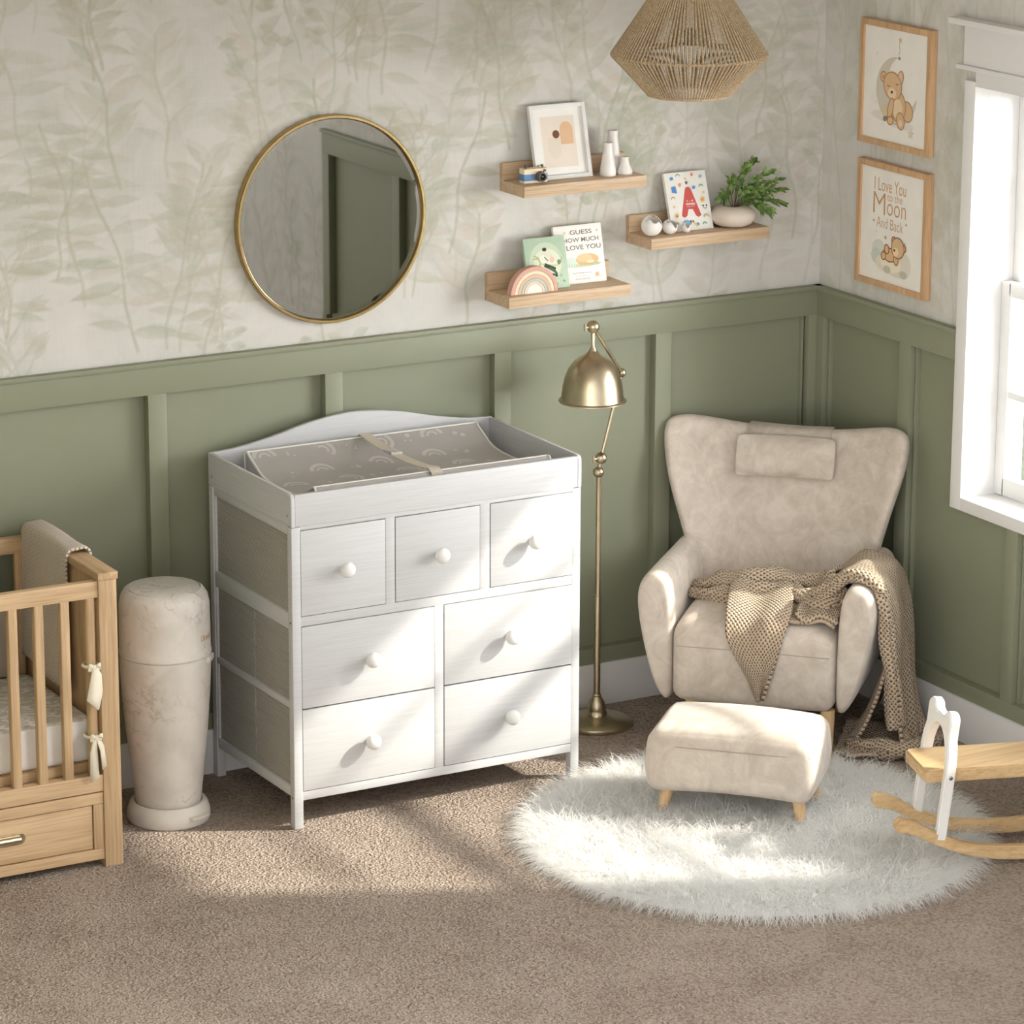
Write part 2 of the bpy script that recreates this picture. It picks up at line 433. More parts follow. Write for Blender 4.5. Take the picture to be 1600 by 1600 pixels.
class Print:
    """watercolour foliage of the wallpaper, drawn into per-vertex ink weights of a fine grid on the wall"""
    def __init__(s, x0, x1, y0, y1, res, stretch=1.0):
        s.nx, s.ny = int((x1-x0)/res)+1, int((y1-y0)/res)+1
        s.X, s.Y = np.meshgrid(np.linspace(x0, x1, s.nx), np.linspace(y0, y1, s.ny)); s.st = stretch
        s.x0, s.y0, s.res = x0, y0, res
        s.ink = {k: np.zeros_like(s.X) for k in ('ink_sage', 'ink_olive', 'ink_rose')}
    def win(s, xa, xb, ya, yb):
        i0, i1 = max(0, int((xa-s.x0)/s.res)), min(s.nx, int((xb-s.x0)/s.res)+2)
        j0, j1 = max(0, int((ya-s.y0)/s.res)), min(s.ny, int((yb-s.y0)/s.res)+2)
        return (slice(j0, j1), slice(i0, i1)) if i1 > i0 and j1 > j0 else None
    def lay(s, w_, m, ink, amt):
        A = s.ink[ink]; A[w_] = 1-(1-A[w_])*(1-np.clip(m*amt, 0, 1))
    def leaf(s, x, y, ang, L, W, ink, amt, bend=0):
        st = s.st; w_ = s.win(x-L*1.2, x+L*1.2, y-L*1.2*st, y+L*1.2*st)
        if not w_: return
        dx, dy = s.X[w_]-x, (s.Y[w_]-y)/st; ca, sa = math.cos(ang), math.sin(ang)
        u, v = dx*ca+dy*sa, -dx*sa+dy*ca
        t = np.clip(v/L, 0, 1); hw = W*np.sin(PI*np.clip(t*.95+.03, 0, 1))**.8*(1.25-.5*t)+1e-4
        d = (u-bend*L*t*t)/hw; soft = s.res*1.3/hw
        m = np.clip((1-np.abs(d))/np.clip(soft, .08, 1), 0, 1)*((v > -.002) & (v < L*1.01))
        m = m*(.62+.38*np.clip(d*R.choice((-1, 1)), -1, 1)*.6+.25*np.abs(d)**4)*(.8+.35*t)
        s.lay(w_, m, ink, amt)
    def stem(s, pts, wd, ink, amt):
        for (xa, ya), (xb, yb) in zip(pts, pts[1:]):
            w_ = s.win(min(xa, xb)-.01, max(xa, xb)+.01, min(ya, yb)-.01, max(ya, yb)+.01)
            if not w_: continue
            px, py = s.X[w_]-xa, s.Y[w_]-ya; ex, ey = xb-xa, yb-ya; l2 = ex*ex+ey*ey+1e-9
            t = np.clip((px*ex+py*ey)/l2, 0, 1); d = np.hypot(px-ex*t, py-ey*t)
            s.ink[ink][w_] = np.maximum(s.ink[ink][w_], np.clip(1-(d-wd)/(s.res*1.2), 0, 1)*amt)
    def plant(s, x, y, H, lean, kind, amt):
        ink = R.choice(('ink_sage', 'ink_sage', 'ink_olive')); any_ = lambda: R.choice(('ink_sage', 'ink_olive', 'ink_rose', ink))
        pts = [(x+lean*H*(i/8)**1.5+.012*math.sin(i*1.3+x*9), y+H*i/8*s.st) for i in range(9)]
        s.stem(pts, .003 if kind < 2 else .0018, ink, amt*.75)
        if kind == 0:      # broad opposite leaves
            for i in range(2, 9):
                for sg in (-1, 1):
                    L = R.uniform(.12, .19)*(1-.035*i); px, py = pts[i]
                    s.leaf(px, py, -sg*R.uniform(.55, 1.0), L, L*R.uniform(.15, .22), any_(), amt*R.uniform(.5, 1), sg*.12)
        elif kind == 1:    # horizontal fern leaves
            for i in range(1, 9):
                for sg in (-1, 1):
                    L = R.uniform(.11, .18); px, py = pts[i]
                    s.leaf(px, py+R.uniform(-.02, .02), -sg*R.uniform(1.25, 1.75), L, L*.13, any_(), amt*R.uniform(.5, 1.1), sg*.1)
        elif kind == 2:    # twig with small leaves on side branches
            for i in range(2, 9):
                for sg in (-1, 1):
                    if R.random() < .25: continue
                    px, py = pts[i]; a = sg*R.uniform(.5, .9); bl = R.uniform(.05, .12)
                    ex, ey = px+math.sin(a)*bl, py+math.cos(a)*bl*s.st
                    s.stem([(px, py), ((px+ex)/2+.004, (py+ey)/2), (ex, ey)], .0012, ink, amt*.7)
                    for q in range(2):
                        L = R.uniform(.05, .095); s.leaf(ex, ey, -a+R.uniform(-.8, .8), L, L*.22, any_(), amt*R.uniform(.6, 1.1))
        else:              # flower spike of small petals
            for i in range(1, 9):
                for q in range(6):
                    px, py = pts[i]; L = R.uniform(.035, .065)
                    s.leaf(px+R.uniform(-.11, .11)*(1.1-i/9), py+R.uniform(-.03, .03), R.choice((-1, 1))*R.uniform(1.0, 1.9), L, L*.3, any_(), amt*R.uniform(.6, 1.3))
    def put(s, V, F, INK, fn):
        """append the grid to the lists of a wall mesh"""
        base = sum(len(v) for v in V)
        V.append(np.array(fn(s.X.ravel(), s.Y.ravel())).T)
        idx = base+np.arange(s.nx*s.ny).reshape(s.ny, s.nx)
        F.append(np.stack([idx[:-1, :-1], idx[:-1, 1:], idx[1:, 1:], idx[1:, :-1]], -1).reshape(-1, 4))
        for k in INK: INK[k].append(s.ink[k].ravel())
def wallmesh(name, boxes, prints, mat):
    V, F, INK = [], [], {k: [] for k in ('ink_sage', 'ink_olive', 'ink_rose')}
    for (x0, x1, y0, y1, z0, z1) in boxes:
        b0 = sum(len(v) for v in V)
        V.append(np.array([(x, y, z) for z in (z0, z1) for x, y in ((x0, y0), (x1, y0), (x1, y1), (x0, y1))]))
        F.append(b0+np.array([(3, 2, 1, 0), (4, 5, 6, 7), (0, 1, 5, 4), (1, 2, 6, 5), (2, 3, 7, 6), (3, 0, 4, 7)]))
        for k in INK: INK[k].append(np.zeros(8))
    for p, fn in prints: p.put(V, F, INK, fn)
    V, F = np.concatenate(V), np.concatenate(F)
    me = bpy.data.meshes.new(name); me.vertices.add(len(V)); me.vertices.foreach_set('co', V.astype(np.float32).ravel())
    me.loops.add(F.size); me.loops.foreach_set('vertex_index', F.astype(np.int32).ravel()); me.polygons.add(len(F))
    me.polygons.foreach_set('loop_start', (np.arange(len(F))*4).astype(np.int32)); me.update(calc_edges=True)
    for k in INK:
        at = me.attributes.new(k, 'FLOAT', 'POINT'); at.data.foreach_set('value', np.concatenate(INK[k]).astype(np.float32))
    me.shade_flat()
    return struct(name, me, mat, smooth=0)
# back wall
pr = Print(-3.6, 0, HT-.02, ZC, .0042)
for i in range(46):
    pr.leaf(-3.6+3.6*R.random(), HT+1.35*R.random(), R.uniform(-2, 2), R.uniform(.18, .32), R.uniform(.04, .075), R.choice(('ink_rose', 'ink_sage', 'ink_olive')), R.uniform(.15, .35))
for i in range(112):
    pr.plant(-3.6+3.65*((i*.6180339) % 1), 1.15+1.5*R.random(), R.uniform(.35, .6), R.uniform(-.3, .3), [0, 1, 2, 0, 3, 0, 1][i % 7], R.uniform(.34, .88))
pl_ = Print(XL, -3.6, HT-.02, ZC, .007)
for i in range(24): pl_.plant(XL+.66*((i*.618) % 1), 1.15+1.5*R.random(), R.uniform(.35, .6), R.uniform(-.3, .3), [0, 1, 2, 3][i % 4], R.uniform(.34, .88))
wallmesh('wall_back', [(XL, WT, .02, .12, 0, 1.34), (XL, WT, 0, .12, 1.34, ZC)], [(pr, lambda x, y: (x, x*0-.0006, y)), (pl_, lambda x, y: (x, x*0-.0006, y))], wallpaper('wallpaper'))
# right wall (with the window opening)
pa = Print(0, .80, HT-.02, ZC, .0045, 2.4); pc = Print(.80, 2.7, WZ1+.02, ZC, .0045, 2.4); pb = Print(3.766, 6.95, .16, ZC, .011, 1.2); pd = Print(2.7, 3.766, HT-.02, ZC, .008, 1.6)
for i in range(26): pa.plant(.85*((i*.618) % 1), .9+1.6*R.random(), R.uniform(.3, .5), R.uniform(-.2, .8), [0, 2, 1, 3][i % 4], R.uniform(.2, .5))
for i in range(20): pc.plant(.8+1.9*((i*.618) % 1), 1.6+1.0*R.random(), R.uniform(.3, .5), R.uniform(-.2, .8), [0, 2, 1, 3][i % 4], R.uniform(.2, .5))
for i in range(30): pd.plant(2.6+1.2*((i*.618) % 1), 1.1+1.5*R.random(), R.uniform(.35, .55), R.uniform(-.3, .3), [0, 1, 2, 3][i % 4], R.uniform(.3, .7))
for i in range(110): pb.plant(3.75+3.2*((i*.618) % 1), .2+2.2*R.random(), R.uniform(.35, .6), R.uniform(-.3, .3), [0, 1, 2, 0, 3][i % 5], R.uniform(.4, .8))
side = lambda x, y: (x*0-.0006, -x, y)
wallmesh('wall_right', [(0, WT, YF, YE-.03, 0, ZC), (.02, WT, YE-.03, WY0, 0, 1.34), (0, WT, YE-.03, WY0, 1.34, ZC), (.02, WT, WY1, .02, 0, 1.34), (0, WT, WY1, 0, 1.34, ZC), (.02, WT, WY0, WY1, 0, WZ0), (0, WT, WY0, WY1, WZ1, ZC)], [(pa, side), (pc, side), (pd, side), (pb, side)], wallpaper('wallpaper_side', True))

# panelling (board and batten, sage green)
BD = .020; BK = .0195; CW = .055
bm = BM()
box(bm, XL, BK, .0155, BK, .10, 1.339, 0)
box(bm, XL, BK, -BD, BK, 1.255, 1.3395, .002); box(bm, XL, 0, -BD, -.0012, 1.338, HT-.010, .002); box(bm, XL, 0, -BD-.010, -.0012, HT-.014, HT, .002)
box(bm, XL, BK, -BD, BK, .10, .20, .002)
for xc in (-4.29, -3.68, -3.067, -2.457, -1.850, -1.239, -.628, -.020):
    box(bm, xc-.031, xc+.031, -BD+.0008, BK, .18, 1.27, .002)
    box(bm, xc+.033, xc+.041, .006, BK, .18, 1.258, .0015)
box(bm, -.066, -.058, .0, BK, .18, 1.258, .0015)
struct('trim_1', bm, GREEN())
bm = BM()
box(bm, .0155, BK, YE-.029, WY0-.02, .10, 1.339, 0); box(bm, .0155, BK, WY1+.02, 0, .10, 1.339, 0); box(bm, .0155, BK, WY0-.02, WY1+.02, .10, WZ0-.02, 0)
for (y0, y1) in ((YE-.03, WY0-CW+.002), (WY1+CW-.002, 0)):
    box(bm, -BD, BK, y0, y1, 1.255, 1.3395, .002); box(bm, -BD, -.0012, y0, y1, 1.338, HT-.010, .002); box(bm, -BD-.010, -.0012, y0, y1, HT-.014, HT, .002)
box(bm, -BD, BK, YE-.03, 0, .10, .20, .002)
for yc, top in ((-.030, 1.27), (-.533, 1.27), (-1.14, WZ0-.03), (-1.78, WZ0-.03), (-2.60, 1.27), (-3.09, 1.27), (YE, 1.27)):
    box(bm, -BD+.0008, BK, yc-.031, yc+.031, .18, top, .002)
    box(bm, .0, BK, yc-.043, yc-.034, .18, min(top, 1.258), .0015)
struct('trim_2', bm, GREEN())
bm = BM(); box(bm, XL, BK, -.030, BK, 0, .147, .004); struct('baseboard_back', bm, WHITE())
bm = BM(); box(bm, -.030, -.0012, YF, YE-.03, 0, .147, .004); box(bm, -.030, BK, YE-.03, 0, 0, .147, .004); struct('baseboard_right', bm, WHITE())

# window
W = thing('window_1', None, None, (0, -1.6, WZ0), kind='structure')
def wpart(name, boxes, m, bev=.003, parent=W):
    bm = BM()
    for b in boxes: box(bm, *b, bev)
    return obj(name, bm, m, parent)
CW = .055
wpart('casing', [(-.028, .018, WY1-.002, WY1+CW, WZ0-.04, WZ1+.012), (-.028, .018, WY0-CW, WY0+.002, WZ0-.04, WZ1+.012), (-.028, .018, WY0, WY1, WZ0-.04, WZ0+.003), (-.028, .018, WY0, WY1, WZ1-.003, WZ1+.045)], WHITE())
wpart('header', [(-.040, -.001, WY0-CW-.03, WY1+CW+.035, WZ1+.045, WZ1+.060), (-.030, -.001, WY0-CW-.005, WY1+CW+.008, WZ1+.060, 2.335), (-.055, -.001, WY0-CW-.06, WY1+CW+.062, 2.333, 2.352)], WHITE())
wpart('jamb', [(-.002, WT, WY1-.001, WY1+.012, WZ0-.01, WZ1+.01), (-.002, WT, WY0-.012, WY0+.001, WZ0-.01, WZ1+.01), (-.002, WT, WY0, WY1, WZ0-.012, WZ0+.001), (-.002, WT, WY0, WY1, WZ1-.001, WZ1+.012)], WHITE(), .002)
def sash(x0, x1, z0, z1, zm, rail0, rail1):
    st = .05
    s_ = wpart('sash', [(x0, x1, WY1-st-.002, WY1-.002, z0, z1), (x0, x1, WY0+.002, WY0+st+.002, z0, z1), (x0, x1, WY0+.04, WY1-.04, z0, z0+rail0), (x0, x1, WY0+.04, WY1-.04, z1-rail1, z1)], WHITE(), .004)
    wpart('muntin', [(x0+.006, x1-.006, WY0+.04, WY1-.04, zm-.012, zm+.012)], WHITE(), .003, s_)
    wpart('glass_pane', [(x0+.014, x0+.018, WY0+.045, WY1-.045, z0+.02, z1-.02)], glass(), 0, s_)
sash(.105, .141, WZ0+.004, 1.515, 1.15, .06, .045)
sash(.147, .183, 1.465, WZ1-.004, 1.80, .045, .05)
# garden outside
t = NT('lawn_grass'); t.set(Roughness=1.0); t.l(t.ramp(t.noise(t.coord(), 6, 5), [(.35, srgb(48, 56, 40)), (.65, srgb(78, 86, 68))]), t.b.inputs['Base Color'])
bm = BM(); box(bm, WT+.02, 14, -12, 12, -.5, -.4, 0); struct('ground', bm, t.m)

# ================================================================== MIRROR
MX, MZ, MR = -1.852, 1.746, .325
t = NT('mirror_silver'); t.set(Roughness=.015, Metallic=1.0)
f_ = t.noise(t.coord(), 3, 2); t.l(t.ramp(f_, [(.3, (.33, .325, .30, 1)), (.7, (.35, .345, .32, 1))]), t.b.inputs['Base Color'])
m = thing('round_mirror', 'large round wall mirror with thin gold metal rim above the white dresser', 'mirror', (MX, -.012, MZ))
bm = BM()
lathe(bm, [(MR-.012, 0), (MR+.001, 0), (MR+.004, .004), (MR+.004, .024), (MR+.001, .028), (MR-.006, .028), (MR-.009, .024), (MR-.010, .012), (MR-.012, 0)], (MX, 0, MZ), 96, axis=(0, -1, 0), cap=False)
obj('frame', bm, gold(), m, smooth=35)
bm = BM(); lathe(bm, [(MR-.010, .002), (MR-.010, .0161), (MR-.024, .0165), (.0001, .0165)], (MX, 0, MZ), 96, axis=(0, -1, 0), cap=False)
obj('glass', bm, t.m, m, smooth=0)

# ================================================================== CHANGING TABLE DRESSER
DX0, DX1, DY0, DY1 = -2.298, -1.298, -.620, -.035
d = thing('changing_table_dresser', 'white seven-drawer dresser with a raised changing tray and curved back rail on top', 'dresser', ((DX0+DX1)/2, (DY0+DY1)/2, 0))
WG = white_grain()
for x in (DX0, DX1-.030):
    for y in (DY0, DY1-.030):
        bm = BM(); box(bm, x, x+.030, y, y+.030, .0, .952, .003); obj('leg', bm, WG, d)
bm = BM()
def fr(*b): box(bm, *b, .0015)
fx0, fx1 = DX0+.028, DX1-.028
for z0, z1 in ((.090, .118), (.642, .672), (.942, .954)): fr(fx0, fx1, DY0+.001, DY0+.02, z0, z1); fr(fx0, fx1, DY1-.02, DY1-.002, z0, z1)
for a, b in ((-1.981, -1.950), (-1.655, -1.621)): fr(a, b, DY0+.001, DY0+.02, .67, .944)
fr(-1.814, -1.783, DY0+.001, DY0+.02, .116, .644)
for xs in (DX0+.004, DX1-.022):
    for z0, z1 in ((.098, .130), (.380, .400), (.630, .680), (.925, .954)): fr(xs, xs+.018, DY0+.028, DY1-.028, z0, z1)
    fr(xs, xs+.018, DY0+.028, DY0+.036, .12, .93); fr(xs, xs+.018, DY1-.036, DY1-.028, .12, .93)
fr(DX0+.02, DX1-.02, DY0+.02, DY1-.01, .096, .108)
obj('frame', bm, WG, d)
for xs in (DX0+.012, DX1-.018):
    for z0, z1, seam in ((.135, .380, 1), (.400, .630, 1), (.680, .925, 0)):
        bm = BM(); box(bm, xs, xs+.006, DY0+.034, DY1-.034, z0-.008, z1+.006, 0)
        if seam: box(bm, xs-.002, xs+.008, (DY0+DY1)/2-.004, (DY0+DY1)/2+.004, z0-.002, z1+.002, .001)
        obj('side_panel', bm, ribfab(), d)
bm = BM(); box(bm, DX0+.002, DX1-.002, DY0+.002, DY1-.002, .9535, .962, .001); obj('top_board', bm, WG, d)
# tray guards
bm = BM(); box(bm, DX0+.013, DX1-.013, DY0-.001, DY0+.014, .9555, 1.053, .002)
obj('front_guard', bm, WG, d)
for x in (DX0-.001, DX1-.013):
    bm = BM(); o = [(0, .954), (DY1-DY0, .954)]+[(DY1-DY0, 1.056)]+[(.016+.016*math.cos(a), 1.040+.016*math.sin(a)) for a in (PI*.5, PI*.66, PI*.83, PI)]
    prism(bm, o, (x, DY0-.002, 0), (0, 1, 0), (0, 0, 1), (1, 0, 0), .014, .002); obj('side_guard', bm, WG, d)
bm = BM()
top = catmull([(-2.298, 1.057), (-2.2, 1.064), (-2.08, 1.085), (-1.946, 1.116), (-1.80, 1.131), (-1.65, 1.116), (-1.515, 1.085), (-1.40, 1.064), (-1.298, 1.057)], 5)
prism(bm, [(-2.298, .954), (-1.298, .954)]+[tuple(p) for p in top[::-1]], (0, DY1-.004, 0), (1, 0, 0), (0, 0, 1), (0, -1, 0), .016, .002)
obj('back_guard', bm, WG, d)
for (y, z) in ((DY0+.025, .985), (DY1-.03, .985), (DY0+.012, .655), (DY0+.012, .10)):
    bm = BM(); lathe(bm, [(.004, 0), (.004, .0015), (.002, .002)], (DX0+.0, y, z), 12, axis=(-1, 0, 0))
    obj('screw_cap', bm, flat('screw_steel', srgb(150, 148, 145), .4, 1), d)
def drawer(x0, x1, z0, z1):
    g = .0022; bm = BM(); box(bm, x0+g, x1-g, DY0-.001, DY0+.016, z0+g, z1-g, .0015)
    dr = obj('drawer', bm, WG, d)
    bm = BM(); box(bm, x0+.012, x1-.012, DY0+.0165, DY1-.03, z0+.003, z1-.03, .001); obj('drawer_box', bm, flat('white_fabric', srgb(222, 220, 217), .9), dr)
    bm = BM(); lathe(bm, [(.009, 0), (.008, .010), (.012, .014), (.021, .019), (.0245, .027), (.0235, .036), (.017, .043), (.008, .0455), (.0, .046)], ((x0+x1)/2, DY0-.001, (z0+z1)/2+.001), 28, axis=(0, -1, 0))
    obj('knob', bm, WHITE(), dr)
for a, b in ((-2.270, -1.981), (-1.950, -1.655), (-1.621, -1.326)): drawer(a, b, .672, .942)
for a, b in ((-2.270, -1.814), (-1.783, -1.326)): drawer(a, b, .3800, .642); drawer(a, b, .118, .3795)

# changing pad
PX0, PX1 = -2.195, -1.385
pad = thing('changing_pad', 'grey changing pad printed with pale rainbows lying in the dresser tray', 'changing pad', ((PX0+PX1)/2, -.33, .962))
prof = catmull([(-.572, .972), (-.578, 1.040), (-.562, 1.052), (-.53, 1.035), (-.45, 1.004), (-.33, .996), (-.22, 1.004), (-.135, 1.040), (-.100, 1.058), (-.086, 1.046), (-.09, .972)], 6)
bm = BM(); mats = [flat('pad_fabric', srgb(170, 165, 161), .8), flat('pad_piping', srgb(224, 221, 216), .7)]
loft(bm, [[Vector((x, p[0], p[1])) for p in prof] for x in (PX0, PX0+.004, -2.0, -1.8, -1.6, PX1-.004, PX1)])
for x in (PX0, PX1): tube(bm, [(x, p[0], p[1]) for p in prof], .004, 8, 1)
tube(bm, [(PX0, prof[12][0], prof[12][1]), (PX1, prof[12][0], prof[12][1])], .0035, 8, 1); tube(bm, [(PX0, prof[48][0], prof[48][1]), (PX1, prof[48][0], prof[48][1])], .0035, 8, 1)
PA = np.array(prof); AL = np.concatenate([[0], np.cumsum(np.hypot(*np.diff(PA, axis=0).T))])
def padpt(x, s_, off):
    y, z = np.interp(s_, AL, PA[:, 0]), np.interp(s_, AL, PA[:, 1])
    y2, z2 = np.interp(s_+.01, AL, PA[:, 0]), np.interp(s_+.01, AL, PA[:, 1]); l = math.hypot(y2-y, z2-z) or 1
    return Vector((x, y-(z2-z)/l*off, z+(y2-y)/l*off))
mats += [flat('pad_motif', srgb(194, 190, 186), .8)]
S0, S1 = AL[14], AL[47]
def padarc(x, s_, r0, r1, rot, n=10):
    A = [rot+PI*i/n for i in range(n+1)]
    V = [[bm.verts.new(padpt(x+r*math.cos(a), s_+r*math.sin(a), .0007)) for a in A] for r in (r0, r1)]
    for i in range(n):
        f = bm.faces.new((V[0][i], V[0][i+1], V[1][i+1], V[1][i])); f.material_index = 2
def paddot(x, s_, r, n=8):
    f = bm.faces.new([bm.verts.new(padpt(x+r*math.cos(2*PI*i/n), s_+r*math.sin(2*PI*i/n), .0007)) for i in range(n)]); f.material_index = 2
rows = 5
for i in range(rows):
    s_ = S0+.03+(S1-S0-.06)*i/(rows-1)
    for k in range(10):
        x = PX0+.055+.098*k+(.049 if i % 2 else 0)+R.uniform(-.008, .008)
        if x > PX1-.05: continue
        rot = R.uniform(-1.1, .5)
        if (i+k) % 2 == 0:
            padarc(x, s_, .029, .042, rot); padarc(x, s_, .012, .021, rot)
        else:
            for q in range(3): paddot(x+R.uniform(-.022, .022), s_+R.uniform(-.018, .018), R.choice((.004, .005, .009)))
obj('cushion', bm, mats, pad, smooth=50)
bm = BM(); xs = -1.784
loft(bm, [[Vector((xs+dx, y, z+dz)) for dx, dz in ((-.019, 0), (.019, 0), (.019, .003), (-.019, .003))] for y, z in ((-.574, 1.0), (-.582, 1.05), (-.560, 1.060), (-.50, 1.052), (-.42, 1.047), (-.33, 1.046), (-.24, 1.050), (-.15, 1.058), (-.098, 1.066), (-.078, 1.05), (-.082, 1.0))])
st = obj('strap', bm, flat('strap_webbing', srgb(205, 195, 180), .8), pad)
bm = BM(); box(bm, xs-.020, xs+.020, -.318, -.262, 1.049, 1.056, .002); box(bm, xs-.022, xs-.014, -.322, -.300, 1.052, 1.060, .002)
obj('buckle', bm, flat('buckle_plastic', srgb(188, 184, 178), .35), st)

# ================================================================== DIAPER PAIL
TX, TY = -2.587, -.33
tr_ = thing('diaper_pail', 'tall marbled cream diaper pail with foot pedal between crib and dresser', 'bin', (TX, TY, 0))
MB = marble()
bm = BM(); lathe(bm, [(.08, .03), (.100, .055), (.103, .08), (.113, .18), (.126, .30), (.135, .42), (.139, .50), (.1395, .533), (.10, .533)], (TX, TY, 0), 56)
body = obj('body', bm, MB, tr_)
bm = BM(); lathe(bm, [(.10, .5345), (.1408, .5345), (.1415, .539), (.1408, .543), (.139, .546), (.1385, .62), (.137, .690), (.132, .715), (.121, .733), (.1125, .7385), (.111, .7345), (.1085, .7345), (.107, .7395), (.09, .7455), (.05, .7475), (.0, .748)], (TX, TY, 0), 64)
mts = [MB]
def wrap(x, y):  # label wrapped around the lid
    a = x; r = .1392
    return Vector((TX+r*math.cos(a), TY+r*math.sin(a), y))
A_ = Art(bm, (0, 0, 0), (1, 0, 0), (0, 0, 1), (0, -1, 0), mts)
A_.text('Ukoeeb', -.87, .597, .46, .019, (176, 138, 92), .01, wrap)
obj('lid', bm, mts, tr_)
bm = BM(); box(bm, TX+.07, TX+.125, TY-.12, TY-.085, .512, .530, .006)
Mrot = Matrix.Translation((TX, TY, 0)) @ Matrix.Rotation(math.radians(-38), 4, 'Z') @ Matrix.Translation((-TX, -TY, 0))
bm.free(); bm = BM(); box(bm, TX+.128, TX+.146, TY-.03, TY+.03, .510, .531, .006, M=Mrot); obj('latch', bm, MB, tr_)
bm = BM(); lathe(bm, [(.09, .001), (.124, .001), (.128, .008), (.127, .030), (.121, .052), (.113, .062), (.104, .062), (.10, .05)], (TX, TY, 0), 56)
plas = flat('pail_plastic', srgb(214, 208, 200), .4)
obj('base', bm, plas, tr_)
bm = BM()
Mp = Matrix.Translation((TX, TY, 0)) @ Matrix.Rotation(math.radians(-68), 4, 'Z')
prism(bm, [(.090, -.042), (.138, -.034), (.144, 0), (.138, .034), (.090, .042)], (0, 0, 0), (1, 0, 0), (0, 1, 0), (0, 0, 1), .009, .002)
bmesh.ops.transform(bm, matrix=Mp @ Matrix.Translation((0, 0, .045)) @ Matrix.Rotation(math.radians(8), 4, 'Y'), verts=bm.verts)
obj('pedal', bm, plas, tr_)

# ================================================================== CRIB
CX1, CY0, CY1, CXL = -2.868, -.630, -.040, -4.18
cr = thing('baby_crib', 'oak baby crib with slatted side and underbed drawer at left edge', 'crib', (-3.5, -.33, 0))
for xa, xb in ((CX1-.057, CX1), (CXL, CXL+.057)):
    for y in (CY0, CY1-.05):
        bm = BM(); box(bm, xa, xb, y, y+.05, 0, .88, .003); obj('post', bm, oak('z'), cr)
    bm = BM(); box(bm, xa+.008, xb-.008, CY0+.048, CY1-.048, .10, .881, .002); obj('end_panel', bm, oak('z'), cr)
    bm = BM(); box(bm, xa-.002, xb+.004, CY0-.004, CY1+.004, .8805, .9035, .003); obj('cap', bm, oak('y'), cr)
sx0, sx1 = CXL+.055, CX1-.055
for y, nm in ((CY0+.006, 'front'), (CY1-.034, 'rear')):
    bm = BM(); box(bm, sx0, sx1, y, y+.028, .829, .879, .003); obj('top_rail', bm, oak('x'), cr)
    bm = BM(); box(bm, sx0, sx1, y-.002, y+.034, .236, .288, .003); obj('bottom_rail', bm, oak('x'), cr)
    k = 0; x = -2.9475
    while x > CXL+.09:
        bm = BM(); box(bm, x-.014, x+.014, y+.002, y+.026, .280, .835, .004 if k else .009, seg=3); obj('slat', bm, oak('z'), cr)
        x -= .0805; k += 1
bm = BM(); box(bm, sx0, sx1, CY0+.05, CY1-.05, .283, .315, .002); obj('mattress_support', bm, oak('x'), cr)
# drawer under the crib
bm = BM()
x0, x1, z0, z1 = sx0+.004, sx1-.002, .024, .232
ix0, ix1, iz0, iz1 = x0+.03, -2.957, .057, .197
for b in ((x0, x1, CY0+.006, CY0+.026, iz1, z1), (x0, x1, CY0+.006, CY0+.026, z0, iz0)): box(bm, *b, .002)
dr = obj('drawer', bm, oak('x'), cr)
bm = BM(); box(bm, ix1, x1, CY0+.0065, CY0+.0255, iz0+.0005, iz1-.0005, .002); obj('drawer_stile', bm, oak('z'), dr); bm = BM(); box(bm, x0, ix0, CY0+.0065, CY0+.0255, iz0+.0005, iz1-.0005, .002); obj('drawer_stile', bm, oak('z'), dr)
bm = BM(); box(bm, ix0+.003, ix1-.003, CY0+.011, CY0+.025, iz0+.003, iz1-.003, .001); obj('drawer_panel', bm, oak('x'), dr)
bm = BM(); box(bm, ix0, ix1, CY0+.026, CY1-.06, iz0, iz1, .002); obj('drawer_box', bm, oak('x'), dr)
bm = BM(); o = [(-.10+.0175*math.cos(a), .0175*math.sin(a)) for a in np.linspace(PI*.5, PI*1.5, 9)]+[(.10+.0175*math.cos(a), .0175*math.sin(a)) for a in np.linspace(-PI*.5, PI*.5, 9)]
prism(bm, o, (-3.29, CY0+.012, .133), (1, 0, 0), (0, 0, 1), (0, -1, 0), .006, .0015)
tube(bm, [(-3.29-.1, CY0+.004, .133), (-3.29+.1, CY0+.004, .133)], .011, 14); obj('handle', bm, brass(), dr, label='brass bar handle')

def softbox(bm, x0, x1, y0, y1, z0, z1, n=10, r=.03, amp=.0, seed=0):
    t = bmesh.new(); bmesh.ops.create_cube(t, size=1)
    for v in t.verts: v.co = Vector(((x0+x1)/2+v.co.x*(x1-x0), (y0+y1)/2+v.co.y*(y1-y0), (z0+z1)/2+v.co.z*(z1-z0)))
    bmesh.ops.bevel(t, geom=t.edges[:], offset=r, segments=5, affect='EDGES', profile=.5)
    bmesh.ops.subdivide_edges(t, edges=[e for e in t.edges if e.calc_length() > .06], cuts=n, use_grid_fill=True)
    if amp:
        for v in t.verts:
            q = mnoise.noise(Vector((v.co.x*9, v.co.y*9, v.co.z*9+seed))); v.co.z += amp*q; v.co.y += amp*.4*q
    merge(bm, t); return bm
t = NT('mattress_sheet'); t.set(Roughness=.9)
f_ = t.noise(t.coord((1, 1.6, .02)), 17, 2, .4, 2.0)
t.l(t.ramp(f_, [(.47, srgb(232, 229, 224)), (.53, srgb(205, 198, 188))]), t.b.inputs['Base Color'])
